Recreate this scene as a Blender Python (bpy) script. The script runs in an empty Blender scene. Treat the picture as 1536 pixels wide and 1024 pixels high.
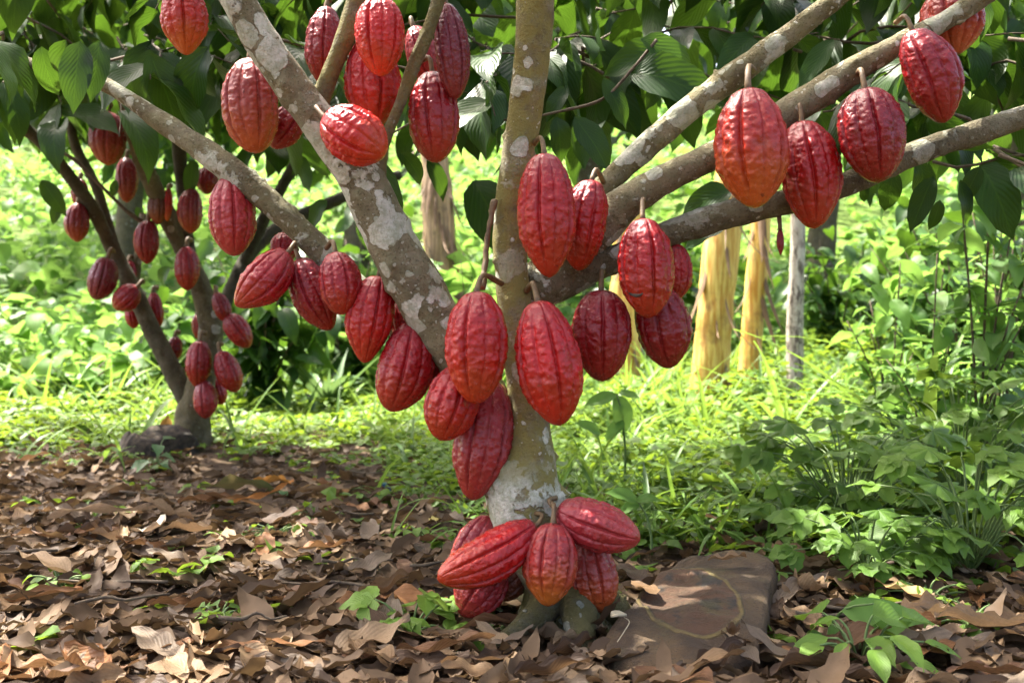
import bpy, math, random
import numpy as np
from mathutils import Vector, Matrix

random.seed(7)
RNG = np.random.default_rng(11)
F = 1600.0          # focal length in photograph pixels (1536 wide)
CAMH = 0.44
scene = bpy.context.scene
COL = scene.collection

def P(px, py, Y):
    """point at depth Y seen at photograph pixel px, py"""
    return Vector(((px - 768) / F * Y, Y, CAMH - (py - 512) / F * Y))

# ------------------------------------------------------------------ noise
def _h(ix, iy, iz, seed):
    n = (ix * 374761393 + iy * 668265263 + iz * 2147483647 + seed * 974634777) & 0xffffffff
    n = ((n ^ (n >> 13)) * 1274126177) & 0xffffffff
    n = ((n ^ (n >> 16)) * 2246822519) & 0xffffffff
    return ((n ^ (n >> 15)) & 0xffff) / 32767.5 - 1.0

def vn(p, seed=0):
    p = np.asarray(p, float)
    i = np.floor(p).astype(np.int64); f = p - i
    f = f * f * f * (f * (f * 6 - 15) + 10)
    out = 0
    for dx in (0, 1):
        wx = f[:, 0] if dx else 1 - f[:, 0]
        for dy in (0, 1):
            wy = f[:, 1] if dy else 1 - f[:, 1]
            for dz in (0, 1):
                wz = f[:, 2] if dz else 1 - f[:, 2]
                out = out + wx * wy * wz * _h(i[:, 0] + dx, i[:, 1] + dy, i[:, 2] + dz, seed)
    return out

def fbm(p, seed=0, octv=3):
    p = np.asarray(p, float); a = 1; s = 0
    for k in range(octv):
        s = s + a * vn(p * 2 ** k, seed + k * 17); a *= .5
    return s

def sstep(a, b, x):
    t = np.clip((x - a) / (b - a), 0, 1)
    return t * t * (3 - 2 * t)

# ------------------------------------------------------------------ objects
def link(o):
    COL.objects.link(o); return o

def empty(name, loc, label, cat, group=None):
    o = link(bpy.data.objects.new(name, None))
    o.location = loc
    o.empty_display_size = .05
    return tag(o, label, cat, group)

def tag(o, label=None, cat=None, group=None, kind=None):
    if label: o['label'] = label
    if cat: o['category'] = cat
    if group: o['group'] = group
    if kind: o['kind'] = kind
    return o

def make_mesh(name, V, faces, uv=None, tint=None, smooth=True):
    """V (n,3); faces: int array (m,k) with k constant, or a list of those; uv/tint per vertex"""
    V = np.asarray(V, np.float32)
    fl = faces if isinstance(faces, list) else [faces]
    fl = [np.asarray(f, np.int32) for f in fl if len(f)]
    loops = np.concatenate([f.ravel() for f in fl])
    tot = np.concatenate([np.full(len(f), f.shape[1], np.int32) for f in fl])
    start = np.concatenate([[0], np.cumsum(tot)[:-1]]).astype(np.int32)
    me = bpy.data.meshes.new(name)
    me.vertices.add(len(V)); me.vertices.foreach_set('co', V.ravel())
    me.loops.add(len(loops)); me.loops.foreach_set('vertex_index', loops)
    me.polygons.add(len(tot)); me.polygons.foreach_set('loop_start', start)
    if uv is not None:
        l = me.uv_layers.new(name='UVMap')
        l.data.foreach_set('uv', np.asarray(uv, np.float32)[loops].ravel())
    if tint is not None:
        a = me.attributes.new('tint', 'FLOAT', 'POINT')
        a.data.foreach_set('value', np.asarray(tint, np.float32))
    me.update(calc_edges=True)
    if smooth:
        me.polygons.foreach_set('use_smooth', np.ones(len(tot), bool))
    me.validate()
    return me

def obj(name, me, mat, parent=None, color=None):
    o = link(bpy.data.objects.new(name, me))
    if mat and not me.materials: me.materials.append(mat)
    if parent: o.parent = parent
    if color: o.color = color
    return o

# ------------------------------------------------------------------ tubes
def catmull(pts, n):
    pts = np.asarray(pts, float)
    p = np.vstack([2 * pts[0] - pts[1], pts, 2 * pts[-1] - pts[-2]])
    seg = len(pts) - 1
    d = np.linalg.norm(np.diff(pts[:, :3], axis=0), axis=1)
    cum = np.concatenate([[0], np.cumsum(d)])
    s = np.linspace(0, cum[-1], n)
    k = np.clip(np.searchsorted(cum, s, side='right') - 1, 0, seg - 1)
    t = ((s - cum[k]) / np.maximum(d[k], 1e-9))[:, None]
    a, b, c, e = p[k], p[k + 1], p[k + 2], p[k + 3]
    return .5 * (2 * b + (c - a) * t + (2 * a - 5 * b + 4 * c - e) * t * t + (3 * b - a - 3 * c + e) * t ** 3)

def tube_arrays(pts, n=40, sides=20, bump=0.0, bscale=20.0, seed=0, origin=(0, 0, 0), lump=0.0, knobs=0):
    """pts: (x,y,z,r). returns V, quads, uv"""
    c = catmull(pts, n); r = np.maximum(c[:, 3], .0003); c = c[:, :3]
    T = np.gradient(c, axis=0); T /= np.linalg.norm(T, axis=1)[:, None]
    up = np.array([0, -1, 0.]) if abs(T[0, 1]) < .9 else np.array([1., 0, 0])
    N = np.zeros_like(T)
    v = up
    for i in range(n):
        v = v - T[i] * v.dot(T[i]); v = v / np.linalg.norm(v); N[i] = v
    B = np.cross(T, N)
    th = np.linspace(0, 2 * math.pi, sides, endpoint=False)
    D = N[:, None, :] * np.cos(th)[None, :, None] + B[:, None, :] * np.sin(th)[None, :, None]
    rr = np.repeat(r[:, None], sides, 1)
    base = c[:, None, :] + D * rr[:, :, None]
    if bump:
        q = base.reshape(-1, 3)
        nz = fbm(q * bscale, seed, 3).reshape(n, sides) * bump
        if lump: nz = nz + lump * vn(q * bscale * .25, seed + 5).reshape(n, sides)
        if knobs:
            kr = np.random.default_rng(seed + 77); q3 = q
            for _ in range(knobs):
                ki, kj = kr.integers(2, n - 2), kr.integers(0, sides)
                d2 = ((q3 - base[ki, kj]) ** 2).sum(1); w_ = r[ki] * kr.uniform(.16, .34)
                nz = nz + (kr.uniform(.10, .26) * np.exp(-d2 / (w_ * w_))).reshape(n, sides)
        base = c[:, None, :] + D * (rr * (1 + nz))[:, :, None]
    V = base.reshape(-1, 3)
    i = np.arange(n - 1)[:, None] * sides; j = np.arange(sides)[None, :]; j2 = (j + 1) % sides
    q = np.stack([i + j, i + j2, i + sides + j2, i + sides + j], -1).reshape(-1, 4)
    V = np.vstack([V, c[0], c[-1]])
    a, b = n * sides, n * sides + 1
    jj = np.arange(sides); jn = (jj + 1) % sides
    t1 = np.stack([np.full(sides, a), jn, jj], -1)
    t2 = np.stack([np.full(sides, b), (n - 1) * sides + jj, (n - 1) * sides + jn], -1)
    uu = np.tile(jj / sides, n); vv = np.repeat(np.linspace(0, 1, n), sides)
    uv = np.vstack([np.stack([uu, vv], -1), [[0, 0], [0, 1]]])
    return V - np.asarray(origin), q, np.vstack([t1, t2]), uv

def tube(name, pts, mat, parent=None, color=None, origin=(0, 0, 0), **kw):
    V, q, t, uv = tube_arrays(pts, origin=origin, **kw)
    return obj(name, make_mesh(name, V, [q, t], uv), mat, parent, color)

def multi_tube(name, plist, mat, parent=None, color=None, origin=(0, 0, 0), **kw):
    Vs, qs, ts, us, off = [], [], [], [], 0
    for k, pts in enumerate(plist):
        V, q, t, uv = tube_arrays(pts, origin=origin, seed=k, **kw)
        Vs.append(V); qs.append(q + off); ts.append(t + off); us.append(uv); off += len(V)
    return obj(name, make_mesh(name, np.vstack(Vs), [np.vstack(qs), np.vstack(ts)], np.vstack(us)), mat, parent, color)

def pxtube(rows):
    """rows of (px, py, width px, depth) -> (x,y,z,r)"""
    out = []
    for px, py, w, Y in rows:
        p = P(px, py, Y); out.append((p.x, p.y, p.z, w / 2 / F * Y))
    return out

# ------------------------------------------------------------------ materials
class NT:
    def __init__(self, name):
        self.m = bpy.data.materials.new(name); self.m.use_nodes = True
        self.t = self.m.node_tree; self.t.nodes.clear()
        self.out = self.t.nodes.new('ShaderNodeOutputMaterial')
    def n(self, typ, props=None, **inp):
        nd = self.t.nodes.new('ShaderNode' + typ)
        for k, v in (props or {}).items(): setattr(nd, k, v)
        for k, v in inp.items():
            key = int(k[1:]) if k[0] == 'i' and k[1:].isdigit() else k.replace('_', ' ')
            self.set(nd.inputs[key], v)
        return nd
    def set(self, sock, v):
        if isinstance(v, bpy.types.NodeSocket): self.t.links.new(v, sock)
        elif isinstance(v, bpy.types.Node): self.t.links.new(v.outputs[0], sock)
        else:
            if isinstance(v, tuple) and len(v) == 3 and sock.type == 'RGBA': v = v + (1,)
            sock.default_value = v
    def math(self, op, a, b=0.0, c=0.0, clamp=False):
        return self.n('Math', {'operation': op, 'use_clamp': clamp}, i0=a, i1=b, i2=c).outputs[0]
    def mix(self, f, a, b, blend='MIX'):
        nd = self.n('Mix', {'data_type': 'RGBA', 'blend_type': blend}, i0=f, i6=a, i7=b)
        return nd.outputs[2]
    def ramp(self, x, lo, hi, a=0.0, b=1.0):
        return self.n('MapRange', {'interpolation_type': 'SMOOTHSTEP'}, i0=x, i1=lo, i2=hi, i3=a, i4=b).outputs[0]
    def noise(self, vec, scale, detail=4.0, rough=.55):
        return self.n('TexNoise', None, Vector=vec, Scale=scale, Detail=detail, Roughness=rough).outputs[0]
    def coord(self, w='Object'):
        return self.n('TexCoord').outputs[w]
    def scaled(self, vec, s):
        return self.n('VectorMath', {'operation': 'MULTIPLY'}, i0=vec, i1=s).outputs[0]
    def bump(self, h, strength, dist):
        return self.n('Bump', None, Strength=strength, Distance=dist, Height=h).outputs[0]
    def principled(self, **kw):
        nd = self.n('BsdfPrincipled', None, **kw); return nd.outputs[0]
    def done(self, sh):
        self.t.links.new(sh, self.out.inputs[0]); return self.m

def pod_material():
    m = NT('pod_skin')
    oi = m.n('ObjectInfo'); colr, alpha, rnd = oi.outputs['Color'], oi.outputs['Alpha'], oi.outputs['Random']
    uv = m.n('SeparateXYZ', None, Vector=m.coord('UV'))
    v = uv.outputs[1]
    oc = m.coord('Object')
    oc = m.n('VectorMath', {'operation': 'ADD'}, i0=oc, i1=m.n('CombineXYZ', None, X=rnd, Y=rnd, Z=0.0)).outputs[0]
    big = m.noise(oc, 28.0, 4.0)
    med = m.noise(oc, 110.0, 5.0, .65)
    fine = m.noise(oc, 420.0, 3.0)
    c = m.mix(m.ramp(big, .3, .7, 0, .65), colr, m.mix(.5, colr, (.10, .004, .006)))
    # orange yellow ripening tip with uneven border
    tipf = m.math('MULTIPLY', m.ramp(m.math('ADD', v, m.math('MULTIPLY', m.math('SUBTRACT', big, .5), .5)), .42, 1.02), alpha)
    c = m.mix(tipf, c, (.50, .13, .02))
    # duller mauve towards the stem end
    c = m.mix(m.ramp(v, .38, .0, 0, .42), c, (.17, .022, .032))
    # dull corky specks
    sp = m.n('TexVoronoi', None, Vector=oc, Scale=170.0)
    dots = m.math('MULTIPLY', m.ramp(sp.outputs['Distance'], .26, .14), m.ramp(med, .46, .62))
    c = m.mix(m.math('MULTIPLY', dots, .42), c, (.42, .16, .10))
    scuff = m.math('MULTIPLY', m.ramp(med, .60, .74), .35)
    c = m.mix(scuff, c, (.24, .075, .045))
    dark = m.ramp(m.noise(oc, 60.0, 6.0, .7), .63, .70)
    c = m.mix(m.math('MULTIPLY', dark, .65), c, (.045, .012, .008))
    vor = m.n('TexVoronoi', {'feature': 'SMOOTH_F1'}, Vector=m.scaled(oc, (1, 1, .8)), Scale=120.0)
    h = m.math('ADD', m.math('MULTIPLY', vor.outputs['Distance'], -.5), m.math('ADD', m.math('MULTIPLY', med, .7), m.math('MULTIPLY', fine, .16)))
    r = m.ramp(med, .3, .75, .16, .32)
    return m.done(m.principled(Base_Color=c, Roughness=r, Normal=m.bump(h, .55, .006),
                               Specular_IOR_Level=.42))

def bark_material():
    """object colour: r = lichen cover, g = moss, b = brightness"""
    m = NT('bark')
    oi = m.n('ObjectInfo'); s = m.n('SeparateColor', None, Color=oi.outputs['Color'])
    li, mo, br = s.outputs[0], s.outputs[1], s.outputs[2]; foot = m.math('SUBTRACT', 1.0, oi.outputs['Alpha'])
    oc = m.coord('Object')
    w = m.n('TexNoise', None, Vector=oc, Scale=38.0, Detail=4.0)
    wc = m.n('VectorMath', {'operation': 'MULTIPLY_ADD'}, i0=w.outputs['Color'], i1=(.022, .022, .022), i2=oc).outputs[0]
    n1 = m.noise(oc, 16.0, 6.0, .65); n2 = m.noise(oc, 70.0, 6.0, .7); n3 = m.noise(oc, 260.0, 4.0, .6)
    c = m.mix(m.ramp(n1, .36, .64), (.085, .064, .036), (.235, .20, .125))
    c = m.mix(m.ramp(n2, .40, .62, 0, .7), c, (.165, .16, .095))
    c = m.mix(m.ramp(m.noise(oc, 44.0, 6.0, .75), .56, .66, 0, .85), c, (.05, .036, .022))
    c = m.mix(m.ramp(n3, .55, .68, 0, .75), c, (.035, .026, .017))
    c = m.mix(m.ramp(m.noise(oc, 150.0, 3.0, .6), .62, .70, 0, .6), c, (.34, .31, .22))
    mossf = m.math('MULTIPLY', m.ramp(m.noise(oc, 22.0, 5.0, .7), .32, .60), mo)
    c = m.mix(mossf, c, (.19, .165, .05))
    def patches(scale, lo, hi, seed):
        v = m.n('TexVoronoi', None, Vector=m.n('VectorMath', {'operation': 'ADD'}, i0=wc, i1=(seed, seed * .7, seed * 1.3)).outputs[0], Scale=scale)
        rr = m.n('SeparateColor', None, Color=v.outputs['Color'])
        rad = m.math('MULTIPLY', m.math('SUBTRACT', rr.outputs[0], m.math('SUBTRACT', 1.0, li)), hi)
        d = m.math('SUBTRACT', rad, v.outputs['Distance'])
        return m.ramp(d, .0, .03), rr.outputs[1], d
    p1, t1, d1 = patches(19.0, 0, .85, 1.0)
    p2, t2, d2 = patches(40.0, 0, .55, 4.0)
    p3, t3, d3 = patches(95.0, 0, .42, 9.0)
    # broad crusts with ragged outline
    crust = m.math('MULTIPLY', m.ramp(m.noise(wc, 13.0, 5.0, .6), .57, .60), m.ramp(li, .45, .75))
    zz = m.n('SeparateXYZ', None, Vector=oc).outputs[2]
    low = m.math('MULTIPLY', m.math('MULTIPLY', m.ramp(zz, .27, .20), m.ramp(zz, .05, .10)), m.ramp(m.noise(wc, 17.0, 4.0, .6), .50, .53))
    crust = m.math('MAXIMUM', crust, m.math('MULTIPLY', low, foot))
    pat = m.math('MAXIMUM', m.math('MAXIMUM', p1, p2), m.math('MAXIMUM', m.math('MULTIPLY', p3, .8), crust))
    lc = m.mix(t1, (.42, .41, .31), (.60, .59, .49))
    lc = m.mix(m.ramp(n2, .38, .62, 0, .7), lc, (.24, .26, .16))
    lc = m.mix(m.ramp(n3, .5, .75, 0, .5), lc, (.16, .15, .10))
    c = m.mix(m.math('MULTIPLY', pat, .93), c, lc)
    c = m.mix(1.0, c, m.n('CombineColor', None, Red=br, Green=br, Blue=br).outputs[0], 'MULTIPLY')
    h = m.math('ADD', m.math('MULTIPLY', n2, .8), m.math('ADD', m.math('MULTIPLY', n3, .5), m.math('MULTIPLY', pat, .35)))
    return m.done(m.principled(Base_Color=c, Roughness=.86, Normal=m.bump(h, 1.0, .009), Specular_IOR_Level=.25))

def leaf_material(name, lo, hi, back, trans=.4, rough=.42, veins=True, useobj=False, spots=.0, vein_n=10.0, vs=.22, vb=.16):
    m = NT(name)
    if useobj:
        oi = m.n('ObjectInfo'); base = oi.outputs['Color']; tint = oi.outputs['Random']
    else:
        tint = m.n('Attribute', {'attribute_name': 'tint'}).outputs['Fac']
        base = m.mix(tint, lo, hi)
    uv = m.n('SeparateXYZ', None, Vector=m.coord('UV'))
    u, v = uv.outputs[0], uv.outputs[1]
    au = m.math('ABSOLUTE', m.math('SUBTRACT', u, .5))
    oc = m.coord('Object')
    nz = m.noise(oc, 30.0, 4.0, .6)
    c = m.mix(m.ramp(nz, .3, .7, 0, .45), base, m.mix(1.0, base, (.55, .55, .5), 'MULTIPLY'))
    if spots:
        c = m.mix(m.ramp(m.noise(oc, 90.0, 5.0, .7), .60, .70, 0, spots), c, (.05, .03, .015))
    nrm = None
    if veins:
        ph = m.math('SUBTRACT', m.math('MULTIPLY', v, vein_n), m.math('MULTIPLY', au, 9.0))
        fr = m.math('ABSOLUTE', m.math('SUBTRACT', m.math('FRACT', ph), .5))
        vein = m.math('MAXIMUM', m.ramp(fr, .07, .0), m.ramp(au, .035, .012))
        c = m.mix(m.math('MULTIPLY', vein, vs), c, m.mix(.5, base, back))
        hh = m.math('ADD', m.math('MULTIPLY', m.ramp(fr, .0, .5), 1.0), m.math('MULTIPLY', nz, .5))
        nrm = m.bump(hh, vb, .004)
    else:
        nrm = m.bump(nz, .35, .004)
    p = m.principled(Base_Color=c, Roughness=rough, Normal=nrm, Specular_IOR_Level=.24)
    tr = m.n('BsdfTranslucent', None, Color=m.mix(.6, c, back), Normal=nrm).outputs[0]
    return m.done(m.n('MixShader', None, i0=trans, i1=p, i2=tr).outputs[0])

def ground_material():
    m = NT('soil')
    oc = m.coord('Object')
    n1 = m.noise(oc, 3.0, 6.0, .6); n2 = m.noise(oc, 26.0, 6.0, .65); n3 = m.noise(oc, 140.0, 5.0, .65)
    c = m.mix(m.ramp(n1, .35, .65), (.045, .028, .017), (.105, .068, .040))
    c = m.mix(m.ramp(n2, .45, .7, 0, .7), c, (.13, .095, .06))
    c = m.mix(m.ramp(n3, .55, .72, 0, .6), c, (.03, .02, .013))
    y = m.n('SeparateXYZ', None, Vector=oc)
    far = m.ramp(m.math('ADD', y.outputs[1], m.math('MULTIPLY', n1, 1.5)), 5.5, 8.0)
    c = m.mix(far, c, m.mix(m.ramp(n2, .35, .65), (.06, .10, .018), (.13, .20, .04)))
    h = m.math('ADD', n2, m.math('MULTIPLY', n3, .4))
    return m.done(m.principled(Base_Color=c, Roughness=.95, Normal=m.bump(h, .8, .02), Specular_IOR_Level=.15))

def streak_material(name, a, b, d, zs=(9, 9, .7), rough=.6, spots=.5, dd=.62):
    m = NT(name)
    oc = m.coord('Object')
    st = m.noise(m.scaled(oc, zs), 6.0, 5.0, .6); n2 = m.noise(oc, 9.0, 5.0, .65)
    n3 = m.noise(m.scaled(oc, (3, 3, 1)), 14.0, 6.0, .7)
    c = m.mix(m.ramp(st, .35, .65), a, b)
    c = m.mix(m.ramp(n2, .50, .68, 0, spots), c, d)
    c = m.mix(m.ramp(n3, dd, dd + .1, 0, .85), c, (.05, .03, .02))
    return m.done(m.principled(Base_Color=c, Roughness=rough, Normal=m.bump(m.math('ADD', st, m.math('MULTIPLY', n3, .4)), .6, .012)))

def plain_material(name, a, b, scale=40.0, rough=.7, bump=.004):
    m = NT(name); oc = m.coord('Object'); n = m.noise(oc, scale, 5.0, .6)
    return m.done(m.principled(Base_Color=m.mix(m.ramp(n, .3, .7), a, b), Roughness=rough, Normal=m.bump(n, .5, bump)))

def stone_material(rc, rx, ry):
    m = NT('stone'); oc = m.coord('Object')
    n1 = m.noise(oc, 14.0, 6.0, .6); n2 = m.noise(oc, 60.0, 6.0, .7); n3 = m.noise(oc, 300.0, 4.0, .7)
    c = m.mix(m.ramp(n1, .33, .67), (.045, .024, .009), (.105, .062, .023))
    c = m.mix(m.ramp(n2, .5, .7, 0, .7), c, (.05, .03, .016))
    c = m.mix(m.ramp(n3, .55, .66, 0, .8), c, (.015, .010, .007))
    w = m.n('TexNoise', None, Vector=oc, Scale=16.0, Detail=3.0)
    q = m.n('VectorMath', {'operation': 'MULTIPLY_ADD'}, i0=w.outputs['Color'], i1=(.02, .02, 0), i2=oc).outputs[0]
    q = m.n('VectorMath', {'operation': 'SUBTRACT'}, i0=q, i1=(rc[0] + .01, rc[1] + .01, 0)).outputs[0]
    q = m.n('VectorMath', {'operation': 'MULTIPLY'}, i0=q, i1=(1 / rx, 1 / ry, 0)).outputs[0]
    d = m.n('VectorMath', {'operation': 'LENGTH'}, i0=q).outputs['Value']
    ring = m.ramp(m.math('ABSOLUTE', m.math('SUBTRACT', d, 1.0)), .07, .02)
    ins = m.ramp(d, 1.0, .9)
    st = m.noise(m.n('VectorMath', {'operation': 'MULTIPLY'}, i0=oc, i1=(12, 50, 12)).outputs[0], 1.0, 5.0, .6)
    c = m.mix(m.math('MULTIPLY', ins, m.ramp(st, .4, .6, .2, .75)), c, (.10, .040, .014))
    c = m.mix(m.math('MULTIPLY', ins, m.ramp(n1, .53, .62, 0, .9)), c, (.022, .018, .014))
    c = m.mix(m.math('MULTIPLY', m.math('MULTIPLY', ring, m.ramp(n2, .3, .6, .25, 1)), .7), c, (.20, .145, .035))
    c = m.mix(m.math('MULTIPLY', m.ramp(m.noise(oc, 9.0, 4.0, .6), .55, .68), .5), c, (.10, .09, .025))
    h = m.math('ADD', m.math('MULTIPLY', n2, .7), m.math('ADD', m.math('MULTIPLY', n3, .4), m.math('MULTIPLY', ring, .5)))
    return m.done(m.principled(Base_Color=c, Roughness=.8, Normal=m.bump(h, 1.0, .012)))

M = {
    'pod': pod_material(), 'bark': bark_material(), 'soil': ground_material(), 'cobble': plain_material('cobble', (.075, .045, .022), (.19, .13, .07), 50.0, .85, .01),
    'cocoa': leaf_material('cocoa_leaf', (.005, .020, .006), (.030, .078, .011), (.16, .32, .022), .24, .42),
    'herb': leaf_material('herb_leaf', (.042, .108, .013), (.145, .25, .030), (.30, .42, .03), .38, .5, False),
    'weed': leaf_material('weed_leaf', (.050, .125, .018), (.15, .265, .036), (.28, .42, .04), .35, .45, True, vein_n=9.0),
    'grass': leaf_material('grass_blade', (.055, .13, .02), (.15, .27, .045), (.30, .45, .06), .38, .45, False),
    'bush': leaf_material('bush_leaf', (.035, .11, .020), (.14, .27, .055), (.28, .48, .08), .45, .5, False),
    'bluegreen': leaf_material('strap_leaf', (.05, .12, .045), (.12, .20, .085), (.22, .35, .09), .25, .4, False),
    'dry': leaf_material('dry_leaf', (0, 0, 0), (0, 0, 0), (.30, .17, .08), .16, .62, True, useobj=True, spots=.55, vein_n=9.0, vs=.12, vb=.2),
    'litter': leaf_material('litter_leaf', (.045, .026, .014), (.20, .128, .068), (.26, .16, .07), .12, .7, False, spots=.6),
    'stalk': plain_material('stalk', (.09, .05, .02), (.17, .105, .04), 120.0, .6, .002),
    'stem': plain_material('green_stem', (.07, .13, .03), (.13, .19, .05), 60.0, .6, .002),
    'twig': plain_material('twig', (.06, .042, .026), (.13, .095, .055), 90.0, .85),
    'banana': streak_material('banana_sheath', (.40, .19, .014), (.66, .48, .12), (.20, .08, .02), spots=.6, dd=.66),
    'deadbanana': streak_material('dead_sheath', (.12, .07, .03), (.34, .23, .11), (.06, .035, .018), spots=.7),
    'post': streak_material('weathered_post', (.34, .28, .22), (.50, .44, .37), (.16, .12, .10), (5, 5, 1), .85, .9, .50),
    'stump': plain_material('rotten_wood', (.012, .010, .007), (.075, .055, .036), 45.0, .95, .02),
    'blue': plain_material('blue_plastic', (.04, .14, .28), (.07, .22, .40), 60.0, .35),
    'chip': plain_material('pale_chip', (.34, .28, .17), (.46, .39, .26), 60.0, .6),
}

# ------------------------------------------------------------------ leaves
def leaf_template(nu=4, nv=9, ratio=.36, fold=.25, droop=.35, wav=.02, tip=.8, curl=0.0, seed=0, jag=0.0):
    u = np.linspace(-1, 1, nu + 1); v = np.linspace(0, 1, nv + 1)
    prof = np.sin(np.pi * np.clip(v, 0, 1) ** tip) ** .75
    prof = prof * (1 - .45 * sstep(.78, .95, v)) * .5 * ratio
    prof[0] = .006; prof[-1] = .002
    if jag:
        prof = prof * (1 + jag * vn(np.stack([v * 9, v * 0 + seed, v * 0], -1), 3))
    U, Vv = np.meshgrid(u, v)
    x = U * prof[:, None]
    z = fold * np.abs(x) + wav * np.sin(Vv * 16 + U * 1.7 + seed) * np.abs(U) + wav * .7 * np.sin(Vv * 9 + seed * 2.3)
    if curl:
        rad = curl * U
        x = np.where(np.abs(curl) > 0, np.sin(rad) / curl * prof[:, None], x)
        z = z + (1 - np.cos(rad)) / abs(curl) * prof[:, None]
    # droop: bend along the length, keeping arc length
    a = -droop * Vv
    ya = np.cumsum(np.cos(-droop * 1.6 * v)) / (nv + 1); za = np.cumsum(np.sin(-droop * 1.6 * v)) / (nv + 1)
    ya -= ya[0]; za -= za[0]
    y = np.repeat(ya[:, None], nu + 1, 1); zz = z + za[:, None]
    Vt = np.stack([x, y, zz], -1).reshape(-1, 3)
    k = nu + 1
    i = np.arange(nv)[:, None] * k; j = np.arange(nu)[None, :]
    q = np.stack([i + j, i + j + 1, i + k + j + 1, i + k + j], -1).reshape(-1, 4)
    uv = np.stack([(U + 1) / 2, Vv], -1).reshape(-1, 2)
    return Vt, q, uv

def lobed_template(seed=0, lobes=5, nr=4, droop=.2):
    """palmate leaf: radial outline from its stalk point, along +Y"""
    n = 61
    th = np.linspace(-2.25, 2.25, n)
    r = .36 + .36 * np.abs(np.cos(th * 3.49)) ** .8 * (1 - .16 * np.abs(th)) + .025 * np.cos(th * 19 + seed)
    rr = np.linspace(0.02, 1, nr)
    R, TH = np.meshgrid(rr, th, indexing='ij')
    rad = R * r[None, :]
    x = np.sin(TH) * rad; y = np.cos(TH) * rad
    z = .018 * np.cos(TH * 6.98 + .3) * R - droop * R * R * .5
    V = np.stack([x, y, z], -1).reshape(-1, 3)
    i = np.arange(nr - 1)[:, None] * n; j = np.arange(n - 1)[None, :]
    q = np.stack([i + j, i + n + j, i + n + j + 1, i + j + 1], -1).reshape(-1, 4)
    uv = np.stack([.5 + .5 * np.sin(TH * lobes * .315), R], -1).reshape(-1, 2)
    return V, q, uv

COCOA_T = [leaf_template(4, 10, .36 + .03 * (k % 3), .25 + .1 * (k % 2), .25 + .22 * (k % 4), .012 + .006 * (k % 3), seed=k) for k in range(8)]
SMALL_T = [leaf_template(2, 4, .50 + .07 * (k % 3), .35, .2 + .2 * (k % 3), .02, tip=.75, seed=k) for k in range(6)]
ROUND_T = [leaf_template(2, 5, .72 + .08 * (k % 3), .25, .25 + .2 * (k % 3), .02, tip=.7, seed=k) for k in range(5)]
BLADE_T = [leaf_template(2, 8, .045 + .015 * (k % 3), .5, .3 + .28 * k, .004, tip=.42, seed=k) for k in range(5)]
DRY_T = [leaf_template(6, 14, .29 + .05 * (k % 4), .2 * ((k % 3) - 1), .12 * ((k % 5) - 2), .024 + .010 * (k % 3), curl=(.5, .8, 1.3, -.6, .3, 1.7, -1.0)[k % 7], seed=k * 1.7, jag=.16) for k in range(14)]
LIT_T = [leaf_template(4, 8, .28 + .06 * (k % 4), .15 * ((k % 3) - 1), .16 * ((k % 5) - 2), .035, curl=(.5, 1.0, -.7, 1.6, .3)[k % 5], seed=k * 2.1, jag=.25) for k in range(12)]
def trifoliate(seed, k=3):
    Vs, qs, us, off = [], [], [], 0
    for j in range(k):
        a = (j - (k - 1) / 2) * (1.25 if k == 3 else .72); v, q, uv = leaf_template(6, 10, .62 + .05 * (seed % 3), .16, .25 + .15 * (seed % 3), .02, tip=.72, seed=seed + j, jag=.30)
        s = (.92 if j == (k - 1) / 2 else .78)
        v = v * s; x = v[:, 0] * math.cos(a) + v[:, 1] * math.sin(a); y = -v[:, 0] * math.sin(a) + v[:, 1] * math.cos(a)
        z = v[:, 2] - .06 * abs(a) * v[:, 1]
        Vs.append(np.stack([x, y + .04, z], -1)); qs.append(q + off); us.append(uv); off += len(v)
    return np.vstack(Vs), np.vstack(qs), np.vstack(us)
LOBE_T = [trifoliate(k, 3 if k % 2 else 5) for k in range(4)] + [lobed_template(9, 5, 4, .2)]

def unit(a):
    return a / np.maximum(np.linalg.norm(a, axis=-1, keepdims=True), 1e-9)

def leaf_cloud(name, T, pos, dirs, ups, scale, tint, mat, parent=None, origin=(0, 0, 0)):
    pos = np.asarray(pos, float); dirs = unit(np.asarray(dirs, float)); ups = np.asarray(ups, float)
    X = unit(np.cross(dirs, ups)); Z = np.cross(X, dirs)
    scale = np.asarray(scale, float); tint = np.asarray(tint, float)
    pick = RNG.integers(0, len(T), len(pos))
    Vs, qs, us, ts, off = [], [], [], [], 0
    for k, (tv, tq, tu) in enumerate(T):
        s = np.where(pick == k)[0]
        if not len(s): continue
        v = (tv[None, :, 0:1] * X[s][:, None, :] + tv[None, :, 1:2] * dirs[s][:, None, :] + tv[None, :, 2:3] * Z[s][:, None, :])
        v = v * scale[s][:, None, None] + pos[s][:, None, :] - np.asarray(origin)
        nvt = len(tv)
        qs.append((tq[None] + (np.arange(len(s)) * nvt)[:, None, None] + off).reshape(-1, 4))
        Vs.append(v.reshape(-1, 3)); us.append(np.tile(tu, (len(s), 1))); ts.append(np.repeat(tint[s], nvt))
        off += len(s) * nvt
    return obj(name, make_mesh(name, np.vstack(Vs), np.vstack(qs), np.vstack(us), np.concatenate(ts)), mat, parent)

# ------------------------------------------------------------------ ground
STONE_C = P(1040, 905, 1.60)
BT = P(290, 690, 4.04)     # far tree foot

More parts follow.
